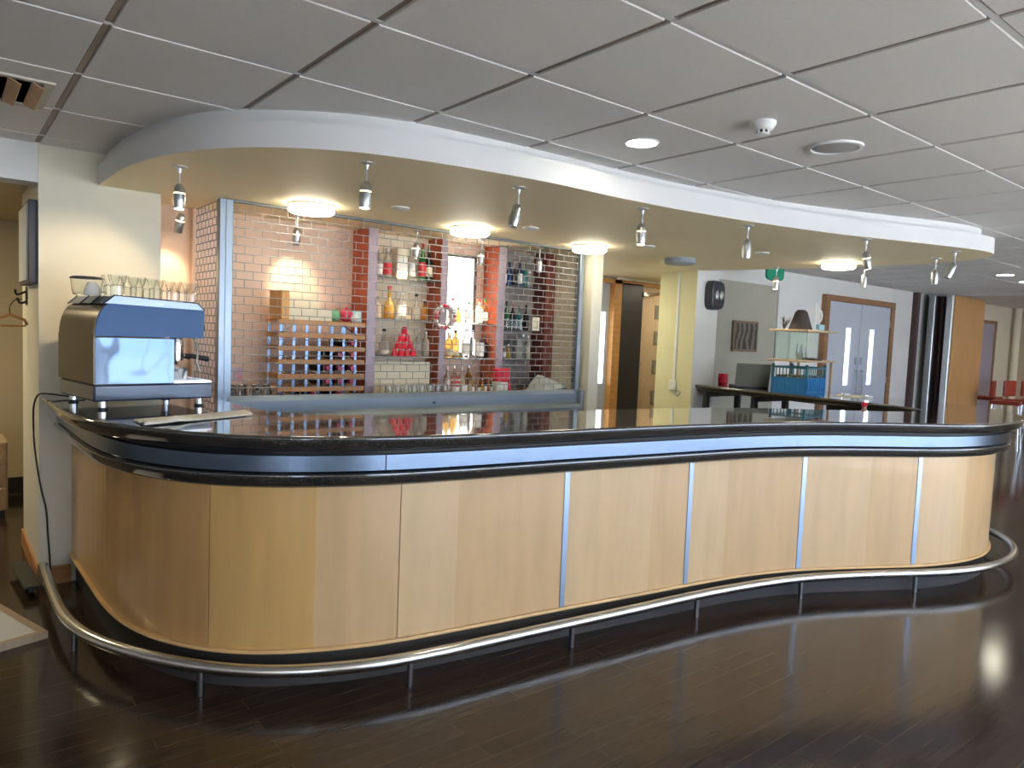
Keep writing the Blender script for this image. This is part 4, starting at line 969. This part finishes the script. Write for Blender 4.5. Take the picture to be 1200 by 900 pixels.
def stripes():
    m = bpy.data.materials.new('abstract_stripes'); m.use_nodes = True; nt = m.node_tree; b = nt.nodes['Principled BSDF']
    tc = nt.nodes.new('ShaderNodeTexCoord'); wv = nt.nodes.new('ShaderNodeTexWave'); wv.inputs['Scale'].default_value = 3.2; wv.inputs['Distortion'].default_value = 9; wv.inputs['Detail'].default_value = 3
    rp = nt.nodes.new('ShaderNodeValToRGB'); rp.color_ramp.elements[0].color = (.03, .025, .02, 1); rp.color_ramp.elements[1].color = (.20, .17, .13, 1)
    nt.links.new(tc.outputs['Object'], wv.inputs['Vector']); nt.links.new(wv.outputs['Fac'], rp.inputs['Fac']); nt.links.new(rp.outputs['Color'], b.inputs['Base Color']); b.inputs['Roughness'].default_value = .6
    return m
m = MB(); m.box(-.21, .21, -.033, -.030, -.148, .148); m.build('canvas', stripes(), pc)

# corridor door group
d3 = bpy.data.objects.new('door_3', None); COL.objects.link(d3); d3.location = (6.02, 5.98, 0); d3['kind'] = 'structure'
m = MB()
m.box(.66, 1.31, -.06, -.02, 0, 2.125)
m.build('leaf', wood_lt, d3)
for zz in (1.74, 1.42, 1.06, .68):
    m = MB(); m.box(.925, 1.075, -.066, -.06, zz, zz + .17); f = m.build('pane_frame', mat('grey_frame', (.18, .16, .13), .4), d3)
    m = MB(); m.box(.945, 1.055, -.070, -.066, zz + .02, zz + .15); m.build('pane', mat('pane_glass', (.45, .43, .38), .1, .6), f)
m = MB(); m.box(.64, .74, -.12, -.065, 2.0, 2.05, bev=.004); m.tube([(.70, -.12, 2.04), (.86, -.20, 2.05), (1.02, -.09, 2.06)], .008, 6); m.build('door_closer', steel, d3)
m = MB(); m.box(.29, .655, -.10, .0, 0, 2.14, bev=.004); m.build('dark_leaf', mat('near_black_leaf', (.03, .028, .03), .4), d3)['label'] = 'near-black door leaf'
m = MB(); m.box(.16, .285, -.10, .02, 0, 2.17); m.box(-.30, 1.44, -.10, .02, 2.12, 2.165); m.box(1.32, 1.43, -.08, .02, 0, 2.12); m.build('frame', wood_or, d3)
d4 = bpy.data.objects.new('door_4', None); COL.objects.link(d4); d4.location = (5.70, 5.96, 0); d4['kind'] = 'structure'
m = MB(); m.box(-.4, .48, 0, .03, 0, 2.14); m.build('leaf', door_blue, d4)
m = MB(); m.box(.28, .42, -.006, 0, .95, 1.78); m.build('pane', em_pane, d4)
m = MB(); m.box(6.20, 8.1, 5.86, 5.99, 2.166, 2.194); struct(m.build('trim_4', white_p))

# ------------------------------------------------------------------ right: folding partition, far room
for k, (x, y) in enumerate(((11.86, 4.62), (11.82, 4.36))):
    e = empty('partition_leaf', (x, y, 0), ['folded partition leaf with silver edge nearer the white wall', 'front folded partition leaf with orange wood face'][k], 'partition')
    m = MB(); m.box(.06, 1.25, 0, .11, .02, 2.33); m.build('leaf', mat('shaded_partition', (.06, .035, .03), .5) if k == 0 else mat('orange_partition', (.60, .33, .13), .4, var=.1, scale=3, stretch=(4, 4, .6)), e)  # rear leaf coloured dark for the shaded gap between the leaves
    m = MB(); m.box(0, .06, .01, .10, .02, 2.33, bev=.006); m.build('edge_profile', alu_lt, e)
m = MB(); m.box(12.02, 12.14, -4.6, 4.80, 2.33, 2.367); struct(m.build('trim_5', alu_lt))
m = MB(); m.box(11.55, 11.66, 4.76, 4.829, 0, 2.36); m.box(12.0, 12.1, 4.56, 4.60, .02, 2.33); struct(m.build('trim_6', mat('dark_brown_jamb', (.08, .04, .04), .5)))
d5 = bpy.data.objects.new('door_5', None); COL.objects.link(d5); d5.location = (14.30, 4.84, 0); d5['kind'] = 'structure'
m = MB(); m.box(0, .70, -.02, .01, 0, 2.02); m.build('leaf', mat('grey_lilac_door', (.35, .33, .40), .5), d5)
m = MB(); m.box(-.08, 0, -.03, .01, 0, 2.08); m.box(.70, .78, -.03, .01, 0, 2.08); m.box(-.08, .78, -.03, .01, 2.02, 2.08); m.build('frame', wood_md, d5)
m = MB(); m.tube([(15.9, 4.74, 0), (15.9, 4.74, 2.36)], .06, 14); tag(m.build('pipe', wall_magnolia), 'vertical painted pipe in the corner of the far room', 'pipe')
def red_chair(x, y, rz, label, back=True):
    e = empty('bar_chair' if back else 'bar_stool', (x, y, 0), label, 'bar chair' if back else 'stool', rotz=rz)
    m = MB(); m.box(-.20, .20, -.20, .20, .70, .76, bev=.015); m.build('seat', redseat, e)
    if back:
        m = MB(); m.box(-.20, .20, .17, .21, .80, 1.06, bev=.015); m.build('backrest', redseat, e)
    for sx in (-1, 1):
        for sy in (-1, 1):
            m = MB(); m.tube([(sx * .17, sy * .17, .70), (sx * .21, sy * .21, 0)], .014, 8); m.build('leg', steel, e)
    m = MB(); m.tube([(-.2, -.2, .25), (.2, -.2, .25)], .009, 6); m.tube([(-.2, .2, .25), (.2, .2, .25)], .009, 6); m.tube([(-.2, -.2, .25), (-.2, .2, .25)], .009, 6); m.tube([(.2, -.2, .25), (.2, .2, .25)], .009, 6); m.build('foot_ring', steel, e)
    return e
red_chair(13.15, 3.98, .2, 'red vinyl bar chair nearest the folding partition')
red_chair(13.75, 3.95, -.1, 'red vinyl bar chair in the middle of the far row')
red_chair(14.35, 3.90, .1, 'red vinyl bar chair at right edge of the picture')
red_chair(14.1, 4.58, 0, 'small red stool by the orange partition', back=False)
red_chair(12.9, 3.30, .4, 'red bar chair in front of the far row, at the right edge')

# ------------------------------------------------------------------ alcove objects
pf = empty('notice_board', (.428, 4.85, 1.86), 'dark board mounted on the side of the column in the alcove', 'board')
m = MB(); m.box(-.045, 0, -.24, .27, -.22, .22, bev=.003); m.build('panel', mat('dark_slate_board', (.05, .055, .07), .5), pf)
m = MB(); m.box(-.052, -.045, -.20, .23, -.20, .20); m.build('sheet', wall_white, pf)
hg = empty('coat_hanger', (.36, 5.2, 1.47), 'wooden coat hanger hanging beside the column in the alcove', 'coat hanger')
m = MB(); m.tube([(-.02, 0, 0), (-.14, .05, -.055), (-.155, .06, -.075)], .009, 8); m.tube([(-.02, 0, 0), (.05, -.03, -.03), (.06, -.03, -.06)], .009, 8); m.tube([(-.15, .058, -.07), (.055, -.03, -.065)], .006, 6); m.build('frame', wood_or, hg)
m = MB(); m.tube(smooth3([(-.02, 0, 0), (-.02, 0, .05), (.01, 0, .09), (.04, 0, .09)], 5), .003, 6); m.build('hook', black_soft, hg)
ch_ = empty('coat_hook', (.425, 5.2, 1.58), 'black coat hook on the column side above the wooden hanger', 'hook')
m = MB(); m.box(-.008, 0, -.03, .03, -.05, .06, bev=.002); m.tube(smooth3([(-.005, 0, .03), (-.05, 0, .01), (-.06, 0, .04)], 5), .007, 6); m.tube(smooth3([(-.005, 0, -.03), (-.035, 0, -.04), (-.05, 0, -.01)], 5), .007, 6); m.build('bracket', black_soft, ch_)
dr = empty('drawer_unit', (.13, 6.45, 0), 'low light wood drawer unit against the left edge in the alcove', 'drawer unit')
m = MB(); m.box(-.3, .26, -.2, .25, .06, .56, bev=.004); m.build('body', wood_lt, dr)
m = MB(); m.box(-.28, .24, -.18, .22, 0, .06); m.build('plinth', dark_m, dr)
for z in (.07, .235, .40):
    m = MB(); m.box(-.29, .25, -.212, -.2, z + .004, z + .153, bev=.002); m.build('drawer', mat('drawer_front', (.42, .27, .14), .45, var=.15, scale=5), dr)
fb = empty('folded_trolley', (.37, 4.75, 0), 'low black wheeled base on the floor left of the column', 'trolley', rotz=.06)
m = MB(); m.box(-.05, .03, -.35, .15, .045, .06, bev=.004); m.build('deck', mat('dark_green_deck', (.04, .045, .035), .4), fb)
for y in (-.28, .10):
    m = MB(); m.lathe([(.02, -.01), (.02, .01)], 14, (-.01, y, .02), Matrix.Rotation(PI / 2, 4, 'Y').to_3x3()); m.box(-.02, 0, y - .012, y + .012, .02, .046); m.build('castor', black_soft, fb)
# framed white board lying on the floor, lower left
fw = empty('framed_board', (.385, 3.80, 0), 'white board with pale wooden frame lying on the floor at the left edge', 'board', rotz=math.radians(17))
m = MB()
for b in ((-.75, 0, 0, .03), (-.75, 0, .57, .60), (-.75, -.72, .03, .57), (-.03, 0, .03, .57)): m.box(b[0], b[1], b[2], b[3], 0, .035, bev=.002)
m.build('frame', wood_lt, fw)
m = MB(); m.box(-.72, -.03, .03, .57, .012, .026); m.build('panel', white_p, fw)

# ------------------------------------------------------------------ camera
cam = bpy.data.cameras.new('camera'); co = bpy.data.objects.new('camera', cam); COL.objects.link(co)
yaw, pit, rol, F = .6746, .0677, -.0412, 845.
f = Vector((math.sin(yaw) * math.cos(pit), math.cos(yaw) * math.cos(pit), -math.sin(pit)))
r_ = Vector((math.cos(yaw), -math.sin(yaw), 0)); d = f.cross(r_)
c, s = math.cos(rol), math.sin(rol)
right = c * r_ + s * d; down = -s * r_ + c * d
M = Matrix((right, -down, -f)).transposed().to_4x4(); M.translation = Vector((0, 0, 1.47)); co.matrix_world = M
cam.sensor_width = 36; cam.lens = F / 1200 * 36; cam.clip_start = .02
SC.camera = co

# ------------------------------------------------------------------ light
w = bpy.data.worlds.new('sky'); SC.world = w; w.use_nodes = True; nt = w.node_tree
bg = nt.nodes['Background']; tc = nt.nodes.new('ShaderNodeTexCoord'); sx = nt.nodes.new('ShaderNodeSeparateXYZ'); rp = nt.nodes.new('ShaderNodeValToRGB')
rp.color_ramp.elements[0].position = .46; rp.color_ramp.elements[0].color = (.58, .68, .80, 1)
rp.color_ramp.elements[1].position = .54; rp.color_ramp.elements[1].color = (.36, .50, .76, 1)
mr = nt.nodes.new('ShaderNodeMapRange'); mr.inputs['From Min'].default_value = -1; mr.inputs['From Max'].default_value = 1
nt.links.new(tc.outputs['Generated'], sx.inputs[0]); nt.links.new(sx.outputs['Z'], mr.inputs['Value']); nt.links.new(mr.outputs['Result'], rp.inputs['Fac']); nt.links.new(rp.outputs['Color'], bg.inputs['Color'])
bg.inputs['Strength'].default_value = 5.0
for a, b in wins:
    L = bpy.data.lights.new('window_portal', 'AREA'); L.shape = 'RECTANGLE'; L.size = b - a; L.size_y = WZ1 - WZ0; L.cycles.is_portal = True
    o = bpy.data.objects.new('window_portal', L); COL.objects.link(o); o.location = ((a + b) / 2, -4.6, (WZ0 + WZ1) / 2); o.rotation_euler = (-PI / 2, 0, 0)
    o.rotation_euler = Vector((0, 1, 0)).to_track_quat('-Z', 'Z').to_euler()
S_ = bpy.data.lights.new('sun', 'SUN'); S_.energy = 45; S_.angle = .01; S_.color = (.97, .97, 1)
so_ = bpy.data.objects.new('sun', S_); COL.objects.link(so_); so_.rotation_euler = Vector((.25, 1, -1.25)).to_track_quat('-Z', 'Y').to_euler()
# lamps in alcove and far room; the corridor pair is added fill light
def lamp(name, x, y, z, e, col, sz):
    L = bpy.data.lights.new(name, 'AREA'); L.shape = 'DISK'; L.size = sz; L.energy = e; L.color = col
    o = bpy.data.objects.new(name, L); COL.objects.link(o); o.location = (x, y, z)
lamp('corridor_fill', 5.2, 5.4, 2.17, 6, (1, .95, .65), .3)
lamp('corridor_fill', 7.1, 5.35, 2.17, 4.5, (1, .9, .7), .3)
lamp('alcove_lamp', -.6, 5.8, 2.2, 12, (1, .85, .55), .3)
lamp('far_room_lamp', 14.2, 2.5, 2.33, 14, (1, .85, .7), .3)

vs_ = SC.view_settings
vs_.view_transform = 'Standard'; vs_.look = 'None'; vs_.gamma = 1; vs_.use_curve_mapping = False; vs_.exposure = 1.15
